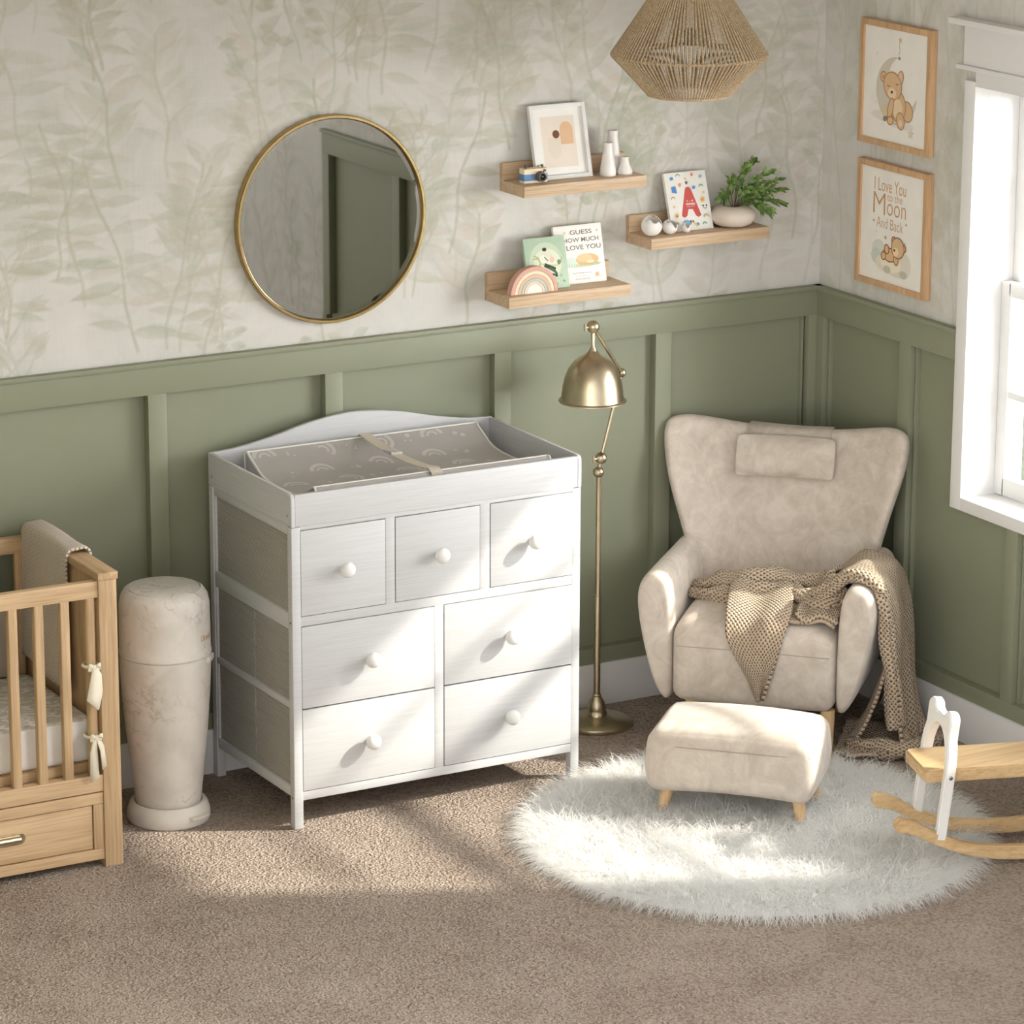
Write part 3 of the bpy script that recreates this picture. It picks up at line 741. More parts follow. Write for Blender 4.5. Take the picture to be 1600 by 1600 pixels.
# plain white side: pattern only where the sheet faces up
geo = t.n('ShaderNodeNewGeometry'); sep = t.n('ShaderNodeSeparateXYZ'); t.l(geo.outputs['Normal'], sep.inputs[0])
mx = t.n('ShaderNodeMixRGB'); old = t.b.inputs['Base Color'].links[0].from_socket
t.l(t.math('GREATER_THAN', sep.outputs[2], .5), mx.inputs[0]); mx.inputs[1].default_value = srgb(236, 233, 229); t.l(old, mx.inputs[2]); t.l(mx.outputs[0], t.b.inputs['Base Color'])
bm = BM(); softbox(bm, CXL+.065, CX1-.062, CY0+.055, CY1-.045, .316, .452, 6, .018)
tag(obj('crib_mattress', bm, t.m, loc=(-3.5, -.33, .316), smooth=60), 'white crib mattress in a leaf print sheet inside the oak crib', 'mattress')
# padded bumper along the rear slats
bm = BM(); softbox(bm, -3.85, -2.995, CY1-.075, CY1-.045, .455, .70, 6, .012, .004)
tag(obj('crib_bumper', bm, flat('bumper_cloth', srgb(172, 160, 148), .9), loc=(-3.4, CY1-.06, .455), smooth=60), 'taupe padded bumper standing along the rear slats of the crib', 'bumper')
# fabric bows on the front slat
def bow(z, spread, tails, label):
    xb, yb = -2.9475, CY0+.005
    b = thing('fabric_bow', label, 'bow', (xb, yb, z), 'cream ties on the crib slat')
    m_ = flat('bow_linen', srgb(222, 212, 192), .85)
    bm = BM(); torus(bm, (xb, CY0+.02, z), .023, .005, n=20, m=8)
    box(bm, xb-.007, xb+.007, yb-.016, yb-.002, z-.008, z+.008, .004); obj('knot', bm, m_, b)
    for sg in (-1, 1):
        bm = BM()
        ring = catmull([(0, 0, 0), (sg*.009, -.008, .007), (sg*.018, -.006, .006), (sg*.019, -.002, -.003), (sg*.010, -.003, -.005), (0, 0, 0)], 4)
        vs = [[bm.verts.new((xb+p[0], yb-.010+p[1], z+p[2]+dz*(.4+abs(p[0])/.027))) for dz in (-.008, .008)] for p in ring]
        for A, B in zip(vs, vs[1:]): bm.faces.new((A[0], A[1], B[1], B[0]))
        obj('loop', bm, m_, b, solid=.0025, sub=1)
    for pts in tails:
        bm = BM(); vs = []
        for i, (dx, dy, dz, wd, tw) in enumerate(pts):
            vs.append([bm.verts.new((xb+dx+wd*q, yb-.012+dy+tw*q, z+dz+wd*q*.3)) for q in (-1, 0, 1)])
        for A, B in zip(vs, vs[1:]):
            for q in (0, 1): bm.faces.new((A[q], A[q+1], B[q+1], B[q]))
        obj('tail', bm, m_, b, solid=.0025)
bow(.624, 1, [[(0, 0, 0, .007, 0), (.001, -.008, -.028, .019, .004), (-.007, -.014, -.082, .028, .006), (.003, -.016, -.125, .003, .002)]], 'upper cream cloth bow with one wide tail on the last crib slat')
bow(.408, 1, [[(-.004, 0, 0, .006, 0), (-.012, -.006, -.04, .012, .002), (-.012, -.010, -.125, .016, .004)], [(.005, 0, 0, .006, 0), (.016, -.004, -.035, .010, .010), (.022, -.004, -.095, .010, .008)]], 'lower cream cloth bow with two tails on the crib slat beside the mattress')

# sheets of knitted cloth
def sheet(bm, rows, k=5, fold=None, uvs=True, du=None):
    """rows: list of control rows of points, smoothed both ways; adds faces with uv in metres"""
    rows = [catmull(r, k) for r in rows]
    cols = [catmull([r[i] for r in rows], k) for i in range(len(rows[0]))]
    uvl = bm.loops.layers.uv.verify()
    nc, nr = len(cols), len(cols[0])
    P = [[Vector(cols[c][r]) for c in range(nc)] for r in range(nr)]
    if fold: P = [[fold(p, r/(nr-1), c/(nc-1)) for c, p in enumerate(row)] for r, row in enumerate(P)]
    U = [[0.0]*nc for _ in range(nr)]; V = [[0.0]*nc for _ in range(nr)]
    mid = nr//2
    for r in range(nr):
        for c in range(1, nc): U[r][c] = U[r][c-1]+(P[mid][c]-P[mid][c-1]).length
    midc = nc//2
    for r in range(1, nr):
        l = (P[r][midc]-P[r-1][midc]).length
        for c in range(nc): V[r][c] = V[r-1][c]+l
    vs = [[bm.verts.new(p) for p in row] for row in P]
    for r in range(nr-1):
        for c in range(nc-1):
            try: f = bm.faces.new((vs[r][c], vs[r][c+1], vs[r+1][c+1], vs[r+1][c]))
            except ValueError: continue
            for lp, (a, b) in zip(f.loops, ((r, c), (r, c+1), (r+1, c+1), (r+1, c))): lp[uvl].uv = (U[a][b], V[a][b])
def raw(name, bm):
    me = bpy.data.meshes.new(name); bm.to_mesh(me); bm.free(); return me
# blanket over the crib end
bm = BM()
xi, xo = CX1-.067, CX1+.014
path = [(xi-.012, .50), (xi-.008, .62), (xi-.003, .76), (xi, .87), (xi+.008, .915), (xi+.035, .922), (xo-.012, .918), (xo, .885), (xo+.003, .80)]
ys = [-.065, -.15, -.25, -.33, -.415]
rows = []
for i, (x, z) in enumerate(path):
    rows.append([(x+.004*math.sin(j*2.1+i*.5)*(1 if i < 3 else .3), y-.012*max(0, 3-i)*(j/4-.5)*1.2, z+(.03*(j/4-.5)*-1 if i == 0 else 0)+.003*math.sin(j*1.7+i)) for j, y in enumerate(ys)])
sheet(bm, rows, 5)
rows = [[(p[0]-.010, p[1]+.004, p[2]-(.06 if i == 0 else 0)+.0) for p in rows[i]] for i in range(0, 4)]
wf = knit('waffle_cotton', srgb(222, 208, 194), srgb(214, 200, 186), srgb(150, 134, 120), 100, 70, .30, .003)
tag(obj('waffle_blanket', raw('waffle_blanket', bm), wf, loc=(CX1-.03, -.25, .903), smooth=180, solid=.008), 'beige waffle-knit blanket hung over the end panel of the crib', 'blanket')

# ================================================================== FLOATING SHELVES
def shelf(x0, x1, z0, label):
    s = thing('floating_shelf', label, 'shelf', ((x0+x1)/2, 0, z0), 'oak picture-ledge shelves')
    bm = BM(); box(bm, x0, x1, -.160, -.0215, z0, z0+.037, .0015); obj('board', bm, shelfoak('x'), s)
    bm = BM(); box(bm, x0, x1, -.021, -.001, z0, z0+.091, .0015); obj('back_ledge', bm, shelfoak('x'), s)
shelf(-1.243, -.790, 1.782, 'oak wall shelf holding the white picture frame, toy camera and vases, the highest shelf')
shelf(-.769, -.312, 1.571, 'oak wall shelf holding the plant and the red letter A book, nearest the corner')
shelf(-1.297, -.843, 1.430, 'oak wall shelf holding the rainbow toy and two storybooks, the lowest shelf')

def slab(x0, x1, yb, zb, yt, zt, th):
    """axes of a panel leaning against the wall: origin (bottom left front), ux, uy, n, w, h"""
    uy = Vector((0, yt-yb, zt-zb)); h = uy.length; uy.normalize(); ux = Vector((1, 0, 0)); n = ux.cross(uy)
    return Vector((x0, yb, zb)), ux, uy, n, x1-x0, h
def slabM(O, ux, uy, n):
    return Matrix(((ux.x, uy.x, n.x, O.x), (ux.y, uy.y, n.y, O.y), (ux.z, uy.z, n.z, O.z), (0, 0, 0, 1)))
# white frame
ZS = 1.8195
O, ux, uy, n, w_, h_ = slab(-1.156, -.950, -.092, ZS, -.032, 2.052, .015)
M = slabM(O, ux, uy, n)
pf = thing('framed_picture', 'white framed abstract arch print leaning on the highest shelf', 'picture frame', O+ux*w_/2)
bm = BM(); fwid = .013
for b in ((0, fwid, 0, h_), (w_-fwid, w_, 0, h_), (fwid, w_-fwid, 0, fwid), (fwid, w_-fwid, h_-fwid, h_)): box(bm, b[0], b[1], b[2], b[3], -.018, .0, .0012, M=M)
obj('frame', bm, WHITE(), pf)
bm = BM(); box(bm, .006, w_-.006, .006, h_-.006, -.017, -.012, 0, M=M)
mts = [flat('print_paper', srgb(236, 233, 228), .7)]
a = Art(bm, O+n*-.012, ux, uy, n, mts, w_, h_)
a.rect(.20, .16, .80, .84, (228, 216, 203))
a.rect(.30, .40, .52, .56, (222, 211, 194)); a.ell(.41, .40, .11, .13, (222, 211, 194)); a.ell(.60, .66, .0, .0, (0, 0, 0)) if False else None
a.rect(.53, .46, .76, .66, (222, 184, 148)); a.ell(.645, .66, .115, .10, (222, 184, 148))
a.ell(.455, .60, .062, .055, (120, 70, 48))
obj('print', bm, mts, pf)
# toy camera
kx0, kx1, ky0, ky1 = -1.222, -1.136, -.122, -.088
kc = thing('toy_camera', 'small wooden toy camera in cream and blue on the highest shelf', 'toy camera', ((kx0+kx1)/2, -.105, ZS))
cream = flat('toy_cream', srgb(232, 216, 186), .5); dark = flat('toy_dark', srgb(70, 60, 54), .4)
bm = BM(); box(bm, kx0, kx1, ky0, ky1, ZS, ZS+.047, .004); obj('body', bm, cream, kc)
bm = BM(); box(bm, kx0-.0006, kx1+.0006, ky0-.0006, ky1+.0006, ZS+.008, ZS+.031, .003); obj('band', bm, flat('toy_blue', srgb(92, 132, 178), .5), kc)
bm = BM(); cx, cz = -1.165, ZS+.022
lathe(bm, [(.017, 0), (.017, .010), (.015, .012), (.015, .020), (.011, .021), (.010, .014), (0, .014)], (cx, ky0, cz), 28, axis=(0, -1, 0)); obj('lens', bm, flat('toy_brown', srgb(96, 82, 72), .35), kc)
bm = BM(); lathe(bm, [(.0095, 0), (.006, .003), (0, .004)], (cx, ky0-.0145, cz), 20, axis=(0, -1, 0)); obj('lens_glass', bm, flat('toy_lens', srgb(30, 32, 36), .1), kc)
for x, r, h in ((kx0+.014, .004, .011), (kx1-.022, .007, .006), (kx1-.012, .005, .009)):
    bm = BM(); lathe(bm, [(r, 0), (r, h*.8), (r*.7, h), (0, h)], (x, -.105, ZS+.047), 16); obj('button', bm, dark if r < .006 else flat('toy_tan', srgb(190, 170, 140), .5), kc)
bm = BM(); lathe(bm, [(.0045, 0), (.0045, .003), (0, .003)], (kx1-.012, ky0, ZS+.039), 14, axis=(0, -1, 0)); obj('viewfinder', bm, dark, kc)
# vases
por = flat('white_porcelain', srgb(232, 228, 224), .35)
def vase(x, y, h, r0, r1, label, sh=.5):
    bm = BM()
    pro = [(r0*.92, 0), (r0, .004), (r0*.98, h*.15), (r0*.86, h*sh*.85), (r1*1.12, h*(sh+.22)), (r1*.98, h*.86), (r1, h-.001), (r1*.93, h), (r1*.82, h-.002), (r1*.8, h*.6), (0, h*.55)]
    v = thing('bud_vase', label, 'vase', (x, y, ZS), 'white porcelain bud vases')
    lathe(bm, pro, (x, y, ZS), 32); obj('body', bm, por, v)
    bm = BM(); lathe(bm, [(r1*.8, 0), (0, .0005)], (x, y, ZS+h*.62), 24); obj('inner_shadow', bm, por, v) if False else bm.free()
vase(-.905, -.108, .108, .0265, .0155, 'middle-height white bottle vase at the front left of the three vases', .42)
vase(-.860, -.062, .137, .027, .0165, 'tallest white bottle vase behind the other two vases')
vase(-.840, -.104, .056, .0265, .0135, 'shortest white vase at the right of the three vases', .35)

# second shelf
ZS = 1.6085
def cracked(x, r, seed, label):
    t = bmesh.new(); bmesh.ops.create_icosphere(t, subdivisions=5, radius=r)
    jag = lambda a: .62+.17*math.sin(3*a+seed)+.16*math.sin(5*a+2*seed)
    cut = [f for f in t.faces if f.calc_center_median().normalized().dot(Vector((.15, -.35, .92)).normalized()) > jag(math.atan2(f.calc_center_median().y, f.calc_center_median().x))]
    bmesh.ops.delete(t, geom=cut, context='FACES')
    for v in t.verts: v.co = Vector((x, -.120, ZS+r*1.04))+v.co
    o = obj('cracked_shell_ornament', t, por, loc=(x, -.12, ZS), smooth=180, solid=r*.07)
    tag(o, label, 'ornament', 'broken eggshell ornaments')
cracked(-.744, .0335, .6, 'largest white broken-eggshell ball, leftmost on the shelf with the plant')
cracked(-.674, .0245, 2.4, 'middle-sized white broken-eggshell ball between the larger and smaller ones')
cracked(-.611, .017, 4.1, 'smallest white broken-eggshell ball in front of the red letter A book')
def book(label, cover, x0, x1, yb, yt, zt, th, zb):
    O, ux, uy, n, w_, h_ = slab(x0, x1, yb, zb, yt, zt, th); M = slabM(O, ux, uy, n)
    b = thing('picture_book', label, 'book', O+ux*w_/2, 'storybooks on the wall shelves')
    bm = BM(); box(bm, .002, w_-.003, .003, h_-.003, -th+.0018, -.0018, 0, M=M); obj('pages', bm, flat('book_pages', srgb(232, 228, 218), .8), b)
    bm = BM(); box(bm, 0, w_, 0, h_, -.0018, 0, .0006, M=M); box(bm, 0, w_, 0, h_, -th, -th+.0018, .0006, M=M); box(bm, -.0012, .001, 0, h_, -th, 0, .0006, M=M)
    mts = [flat('cover_%d_%d_%d' % cover, srgb(*cover), .5)]
    return b, bm, Art(bm, O, ux, uy, n, mts, w_, h_), mts
b, bm, a, mts = book('white picture book with a big red letter A on the shelf with the plant', (236, 234, 228), -.645, -.487, -.092, -.030, 1.792, .014, ZS)
RED = (206, 88, 84)
a.poly([(.28, .25), (.34, .22), (.41, .25), (.46, .36), (.56, .355), (.62, .24), (.68, .21), (.75, .24), (.73, .30), (.59, .70), (.55, .74), (.49, .74), (.45, .71), (.29, .30)], RED)
a.ell(.515, .275, .045, .055, (236, 234, 228))
a.text('1 - 4', .525, .50, .15, .035, (250, 245, 240), .02); a.text('VOWELS', .525, .445, .23, .035, (250, 245, 240), .03); a.line([(.43, .40), (.62, .405)], .008, (240, 215, 210))
PALS = [(98, 150, 205), (120, 180, 140), (236, 196, 120), (226, 140, 120), (150, 190, 210), (200, 160, 120), (240, 210, 150), (90, 110, 150)]
for i, (x, y) in enumerate([(.16, .90), (.32, .93), (.49, .88), (.66, .94), (.86, .90), (.13, .55), (.20, .68), (.50, .81), (.66, .72), (.84, .72), (.12, .42), (.16, .28), (.84, .52), (.12, .12), (.30, .10), (.46, .14), (.62, .09), (.80, .08), (.88, .62), (.33, .78)]):
    c = PALS[i % 8]
    if i % 4 == 0: a.ell(x, y, .045, .03, c, .3)
    elif i % 4 == 1: a.arc(x, y, .03, .055, c)
    elif i % 4 == 2: a.star(x, y, .04, c); 
    else: a.ell(x, y, .03, .03, c); a.ell(x+.04, y+.02, .02, .015, PALS[(i+3) % 8])
a.poly([(.12, .66), (.24, .64), (.22, .77), (.12, .76)], (90, 140, 200))
a.ell(.83, .50, .055, .045, (245, 190, 110)); a.ell(.83, .50, .025, .02, (226, 140, 90))
for q in ((-.04, .035), (.04, .035)): a.ell(.86+q[0], .36+q[1], .018, .015, (50, 50, 52))
a.ell(.86, .345, .012, .008, (50, 50, 52)); a.ell(.83, .36, .01, .01, (60, 60, 62)); a.ell(.89, .36, .01, .01, (60, 60, 62))
for i, c in enumerate(((226, 140, 120), (240, 210, 150), (150, 190, 160))): a.arc(.86, .20, .03+.014*i, .042+.014*i, c)
a.arc(.36, .10, .03, .10, (130, 180, 215)); a.ell(.36, .09, .03, .03, (120, 185, 150)); a.line([(.52, .14), (.62, .06)], .03, (240, 205, 120)); a.ell(.52, .145, .02, .016, (60, 60, 60))
a.ell(.15, .27, .05, .045, (232, 196, 130)); a.ell(.15, .26, .02, .02, (160, 120, 70))
obj('cover', bm, mts, b)
# plant
PXc, PYc = -.412, -.088
pl = thing('potted_plant', 'leafy green sprig in a squat pebble-shaped beige pot on the shelf', 'plant', (PXc, PYc, ZS))
bm = BM(); lathe(bm, [(.03, .0), (.045, .001), (.064, .010), (.0745, .024), (.077, .035), (.073, .048), (.058, .061), (.040, .0665), (.029, .067), (.027, .065), (.030, .055), (.05, .04), (.0, .03)], (PXc, PYc, ZS), 48)
obj('pot', bm, flat('beige_stoneware', srgb(216, 204, 192), .6), pl)
bm = BM(); bl = BM(); base = Vector((PXc+.005, PYc, ZS+.045))
tips = [(-.015, -.01, .150), (.035, -.02, .190), (.085, .02, .195), (.125, -.02, .165), (.165, -.01, .135), (.190, .01, .100), (.150, -.045, .065), (.105, -.05, .050), (.075, -.055, .060), (-.030, .01, .095), (.055, -.05, .120), (.11, -.04, .11), (.135, .02, .08)]
def addleaf(p, dirv, L, W):
    dirv = dirv.normalized(); sd_ = dirv.cross(Vector((R.uniform(-.4, .4), -.6, R.uniform(.2, .8)))).normalized(); nn = sd_.cross(dirv)
    ms = []
    for i in range(5):
        t_ = i/4; w_ = W*math.sin(PI*min(.98, t_*.9+.07)); c_ = p+dirv*L*t_-Vector((0, 0, 1))*L*.18*t_*t_
        ms.append([bl.verts.new(c_-sd_*w_+nn*w_*.3), bl.verts.new(c_), bl.verts.new(c_+sd_*w_+nn*w_*.3)])
    for A, B in zip(ms, ms[1:]):
        for q in (0, 1): bl.faces.new((A[q], A[q+1], B[q+1], B[q]))
for k, tp in enumerate(tips):
    end = Vector((PXc+tp[0], PYc+tp[1], ZS+.005+tp[2]))
    mid = base.lerp(end, .5)+Vector((-.01, 0, .03))
    pts = catmull([tuple(base), tuple(mid), tuple(end)], 6); tube(bm, pts, [.0018*(1-.6*i/len(pts)) for i in range(len(pts))], 6)
    for i in range(4, len(pts)):
        for sg in (-1, 1):
            p = Vector(pts[i]); dv = Vector(pts[min(i+1, len(pts)-1)])-Vector(pts[i-1]); dv.normalize()
            addleaf(p, dv+Vector((sg*R.uniform(.3, .9), R.uniform(-.6, .3), R.uniform(-.5, .6))), R.uniform(.026, .042), R.uniform(.0045, .0075))
    addleaf(end, end-mid, .034, .006)
obj('stems', bm, flat('plant_stem', srgb(92, 82, 58), .7), pl); obj('foliage', bl, leafmat(), pl, smooth=180)

# lowest shelf
ZS = 1.4675
rb = thing('rainbow_toy', 'pastel wooden rainbow stacker standing on the lowest shelf', 'toy', (-1.190, -.123, ZS))
bands = [(.0865, .073, (205, 160, 142)), (.0725, .061, (234, 208, 182)), (.0605, .049, (208, 176, 150)), (.0485, .039, (178, 188, 176)), (.0385, .030, (226, 200, 180)), (.0295, .0, (238, 226, 216))]
for r1, r0, c in bands:
    A = np.linspace(0, PI, 29); o = [(r1*math.cos(q), r1*math.sin(q)) for q in A]
    o += [(r0*math.cos(q), r0*math.sin(q)) for q in A[::-1]] if r0 else []
    bm = BM(); prism(bm, o, (-1.190, -.137, ZS), (1, 0, 0), (0, 0, 1), (0, 1, 0), .027, .0008)
    obj('arch', bm, flat('rainbow_%d_%d_%d' % c, srgb(*c), .6), rb)
b, bm, a, mts = book('white storybook with dark lettering and a tan mound on grass, behind the green book', (238, 235, 230), -1.062, -.884, -.074, -.030, 1.652, .013, ZS)
TX_ = (120, 108, 106)
a.text('GUESS', .56, .875, .46, .075, TX_, .01); a.text('HOW MUCH', .55, .745, .74, .075, TX_, .01); a.text('I LOVE YOU', .55, .615, .80, .08, TX_, .01)
for q in (.22, .90): a.star(q, .88, .03, (200, 196, 190), 4)
a.ell(.52, .32, .40, .045, (206, 214, 178)); a.ell(.30, .37, .14, .08, (214, 226, 214)); a.ell(.64, .40, .24, .10, (226, 190, 142)); a.ell(.58, .43, .16, .07, (234, 204, 160)); a.ell(.70, .36, .08, .03, (238, 222, 190))
for q in range(14): a.line([(.14+.055*q, .29), (.13+.055*q+R.uniform(-.02, .02), .34)], .008, (170, 186, 130))
a.text('Sam McBratney', .50, .175, .40, .035, (160, 150, 150)); a.text('illustrated by', .50, .125, .24, .025, (170, 160, 160)); a.text('Anita Jeram', .50, .075, .32, .035, (160, 150, 150))
a.ell(.82, .13, .035, .04, (226, 190, 140)); a.line([(.74, .09), (.92, .10)], .012, (206, 214, 178)); a.ell(.18, .11, .03, .035, (226, 190, 140))
obj('cover', bm, mts, b)
b, bm, a, mts = book('soft green storybook with painted figures, partly behind the rainbow toy', (168, 190, 166), -1.190, -1.040, -.104, -.060, 1.629, .013, ZS)
a.ell(.5, .5, .42, .40, (192, 206, 182)); a.ell(.52, .48, .34, .30, (214, 220, 198)); a.ell(.5, .42, .26, .2, (224, 228, 208))
G = (168, 178, 120); DK = (58, 66, 52); SK = (236, 208, 186)
a.line([(.20, .66), (.30, .62), (.34, .52), (.30, .36)], .035, G); a.line([(.18, .60), (.30, .60)], .03, G); a.line([(.34, .52), (.5, .45), (.78, .44)], .05, (196, 204, 160))
a.ell(.42, .58, .075, .085, (232, 228, 212)); a.ell(.48, .74, .045, .04, SK); a.ell(.48, .765, .055, .035, (52, 44, 42)); a.line([(.46, .62), (.54, .54)], .02, DK)
a.line([(.44, .47), (.56, .42), (.70, .36)], .09, DK); a.line([(.56, .40), (.68, .33), (.72, .27)], .06, (78, 98, 70)); a.ell(.62, .27, .05, .025, (70, 84, 62)); a.ell(.70, .25, .04, .03, DK)
a.ell(.63, .64, .035, .035, SK); a.ell(.64, .56, .05, .06, (228, 188, 168)); a.ell(.80, .50, .04, .05, (110, 140, 104)); a.line([(.84, .48), (.88, .60)], .012, (120, 140, 110))
for q in range(16): a.ell(R.uniform(.1, .95), R.uniform(.04, .25), R.uniform(.02, .05), R.uniform(.01, .03), R.choice([(182, 200, 172), (204, 214, 190), (220, 200, 184), (150, 178, 150)]))
obj('cover', bm, mts, b)

# ================================================================== WALL PRINTS (right wall)
def wallpic(y0, y1, z0, z1, label):
    p = thing('nursery_print', label, 'picture', (0, (y0+y1)/2, z0), 'framed bear prints on the window wall')
    bw = .020
    fm = wood('frame_oak', srgb(214, 178, 138), srgb(180, 140, 100), 'z', 2.2, .55)
    bm = BM()
    for b in ((y0, y0+bw, z0, z1), (y1-bw, y1, z0, z1), (y0+bw, y1-bw, z0, z0+bw), (y0+bw, y1-bw, z1-bw, z1)): box(bm, -.028, -.002, *b, .001)
    obj('frame', bm, fm, p)
    bm = BM(); box(bm, -.020, -.003, y0+.008, y1-.008, z0+.008, z1-.008, 0)
    mts = [flat('art_paper', srgb(235, 231, 224), .6)]
    a = Art(bm, (-.020, y1-bw, z0+bw), (0, -1, 0), (0, 0, 1), (-1, 0, 0), mts, y1-y0-2*bw, z1-z0-2*bw)
    return p, bm, a, mts
p, bm, a, mts = wallpic(-.632, -.239, 1.884, 2.290, 'upper wood-framed print of a teddy bear sleeping on a crescent moon')
MO = (206, 198, 182); BR = (214, 180, 140); BD_ = (176, 134, 96); LT = (232, 206, 172)
outer = [(.52+.32*math.cos(q), .46+.30*math.sin(q)) for q in np.linspace(PI*.52, PI*1.93, 26)]
inner = [(.62+.24*math.cos(q), .54+.235*math.sin(q)) for q in np.linspace(PI*1.84, PI*.62, 26)]
a.ell(.36, .22, .22, .05, (222, 216, 206)); a.ell(.6, .17, .2, .04, (224, 219, 210)); a.poly(outer+inner, (196, 186, 168))
a.poly([(x*.97+.015, y*.975+.011) for x, y in outer]+inner, MO)
a.line([(.54, .78), (.555, .82), (.545, .86), (.55, .90)], .006, (150, 140, 120)); a.star(.555, .915, .035, (196, 178, 140)); a.star(.76, .11, .06, (214, 204, 188)); a.ell(.55, .755, .02, .015, (150, 140, 120))
for x, y in ((.20, .76), (.75, .64), (.20, .33), (.12, .22)): a.star(x, y, .018, (222, 214, 204))
def outl(x, y, rx, ry, rot, c=BR): a.ell(x, y, rx+.012, ry+.011, BD_, rot); a.ell(x, y, rx, ry, c, rot)
outl(.70, .30, .075, .085, .4); outl(.55, .33, .115, .13, .15); outl(.315, .565, .045, .04, 0); outl(.58, .585, .035, .055, -.2, (224, 190, 156))
a.ell(.315, .565, .022, .02, (190, 150, 116)); outl(.46, .50, .135, .115, -.3); a.ell(.455, .435, .065, .05, LT); a.ell(.45, .445, .018, .013, (70, 54, 44))
a.line([(.375, .50), (.40, .49), (.42, .50)], .008, (110, 84, 64)); a.line([(.51, .525), (.53, .515), (.55, .53)], .008, (110, 84, 64))
a.ell(.55, .31, .075, .085, LT); outl(.44, .30, .035, .09, -.25); outl(.60, .205, .055, .07, .3); a.ell(.60, .185, .03, .03, LT); outl(.44, .19, .04, .03, .2, (224, 184, 130)); a.ell(.36, .20, .035, .025, (140, 128, 120), .4); a.ell(.35, .26, .03, .045, (222, 196, 150), .5)
obj('print', bm, mts, p)
p, bm, a, mts = wallpic(-.638, -.245, 1.418, 1.830, 'lower wood-framed print with moon lettering and a small bear on a cloud')
T = (198, 152, 104)
a.text('I Love You', .45, .86, .50, .115, T, -.004); a.text('M', .285, .69, .19, .19, T, -.012); a.text('oon', .56, .655, .30, .105, T, -.010); a.text('to the', .53, .765, .24, .07, T, -.006)
a.text('And Back', .46, .525, .42, .095, T, -.012)
for x, y, r in ((.205, .525, .02), (.72, .56, .02), (.40, .40, .025), (.71, .39, .014), (.25, .43, .008), (.31, .72, .012)): a.star(x, y, r, (178, 148, 112), 4)
for x, y, rx, ry, c in ((.30, .27, .11, .10, (212, 214, 206)), (.26, .22, .08, .07, (200, 206, 198)), (.38, .17, .13, .07, (226, 218, 200)), (.60, .14, .20, .07, (222, 214, 196)), (.70, .20, .11, .10, (224, 216, 202)), (.50, .18, .16, .08, (236, 226, 206)), (.44, .12, .06, .035, (200, 192, 170)), (.70, .11, .06, .035, (196, 190, 172))): a.ell(x, y, rx, ry, c)
BD_ = (150, 104, 66); BR = (206, 160, 108)
outl(.475, .255, .10, .055, 0); outl(.38, .235, .03, .03, 0); outl(.43, .30, .03, .035, .3); outl(.58, .225, .03, .04, .2); outl(.54, .395, .028, .026, 0); outl(.70, .345, .026, .026, 0); outl(.605, .335, .095, .085, -.3); a.ell(.575, .295, .045, .04, (236, 208, 168)); a.ell(.555, .31, .014, .012, (84, 60, 44))
obj('print', bm, mts, p)

# ================================================================== PENDANT
QX, QY = -.913, -.60
pn = thing('pendant_lamp', 'woven jute rope pendant lamp hanging at the top of the photo', 'lamp', (QX, QY, 2.15))
ZT, ZE, ZB, RT, RE, RB = 2.455, 2.271, 2.150, .118, .2405, .128
RP = rope(); bm = BM(); N = 106
for k in range(N):
    a0 = 2*PI*k/N; P = lambda r, z, q: Vector((QX+r*math.cos(q), QY+r*math.sin(q), z))
    j = R.uniform(-.004, .004)
    pts = [P(RT, ZT, a0), P(RT+(RE-RT)*.5, (ZT+ZE)/2, a0+j), P(RE-.002, ZE+.004, a0), P(RE, ZE, a0), P(RE-.002, ZE-.004, a0), P(RB+(RE-RB)*.5, (ZB+ZE)/2, a0+j), P(RB, ZB, a0)]
    tube(bm, pts, .0036, 5, cap=False)
obj('shade', bm, RP, pn, smooth=180)
bm = BM()
for r, z in ((RT, ZT), (RE-.006, ZE), (RB, ZB)): torus(bm, (QX, QY, z), r, .005, n=64, m=8)
for k in range(3):
    q = 2*PI*k/3; tube(bm, [(QX, QY, ZT), (QX+RT*math.cos(q), QY+RT*math.sin(q), ZT)], .003, 6)
obj('frame_ring', bm, RP, pn)
bm = BM(); tube(bm, [(QX, QY, 2.345), (QX, QY, ZC-.002)], .003, 8); lathe(bm, [(.05, ZC-.025), (.05, ZC-.001)], (QX, QY, 0), 32); obj('cord', bm, flat('black_cord', srgb(34, 30, 26), .5), pn)
bm = BM(); lathe(bm, [(.017, 2.30), (.018, 2.305), (.018, 2.345), (.008, 2.352)], (QX, QY, 0), 20); obj('socket', bm, flat('socket_dark', srgb(120, 104, 84), .4), pn)
bm = BM(); lathe(bm, [(.0, 2.225), (.014, 2.228), (.027, 2.242), (.030, 2.258), (.026, 2.275), (.015, 2.293), (.013, 2.302)], (QX, QY, 0), 24, cap=False); obj('bulb', bm, glass('bulb_glass'), pn, smooth=180)

# ================================================================== FLOOR LAMP
BRS = brass(); LX, LY = -.982, -.20
fl = thing('floor_lamp', 'brushed brass pharmacy floor lamp with dome shade beside the armchair', 'lamp', (LX, LY, 0))
bm = BM(); lathe(bm, [(.05, .001), (.117, .001), (.119, .008), (.117, .016), (.108, .022), (.085, .027), (.045, .033), (.036, .036), (.035, .045), (.030, .052), (.031, .060), (.027, .080), (.016, .098), (.014, .101), (.016, .105), (.012, .110)], (LX, LY, 0), 48); obj('base', bm, BRS, fl)
J1 = Vector((LX-.002, LY, .866)); J2 = Vector((-.974, LY, .912)); EL = Vector((-.900, LY, 1.188)); TB = Vector((-1.035, -.243, 1.362))
bm = BM(); tube(bm, [(LX, LY, .10), (LX, LY, .45), (LX, LY, .455), (LX, LY, J1.z)], [.0115, .0105, .0095, .0085], 16); torus(bm, (LX, LY, .45), .0100, .003, n=20, m=8); obj('pole', bm, BRS, fl)
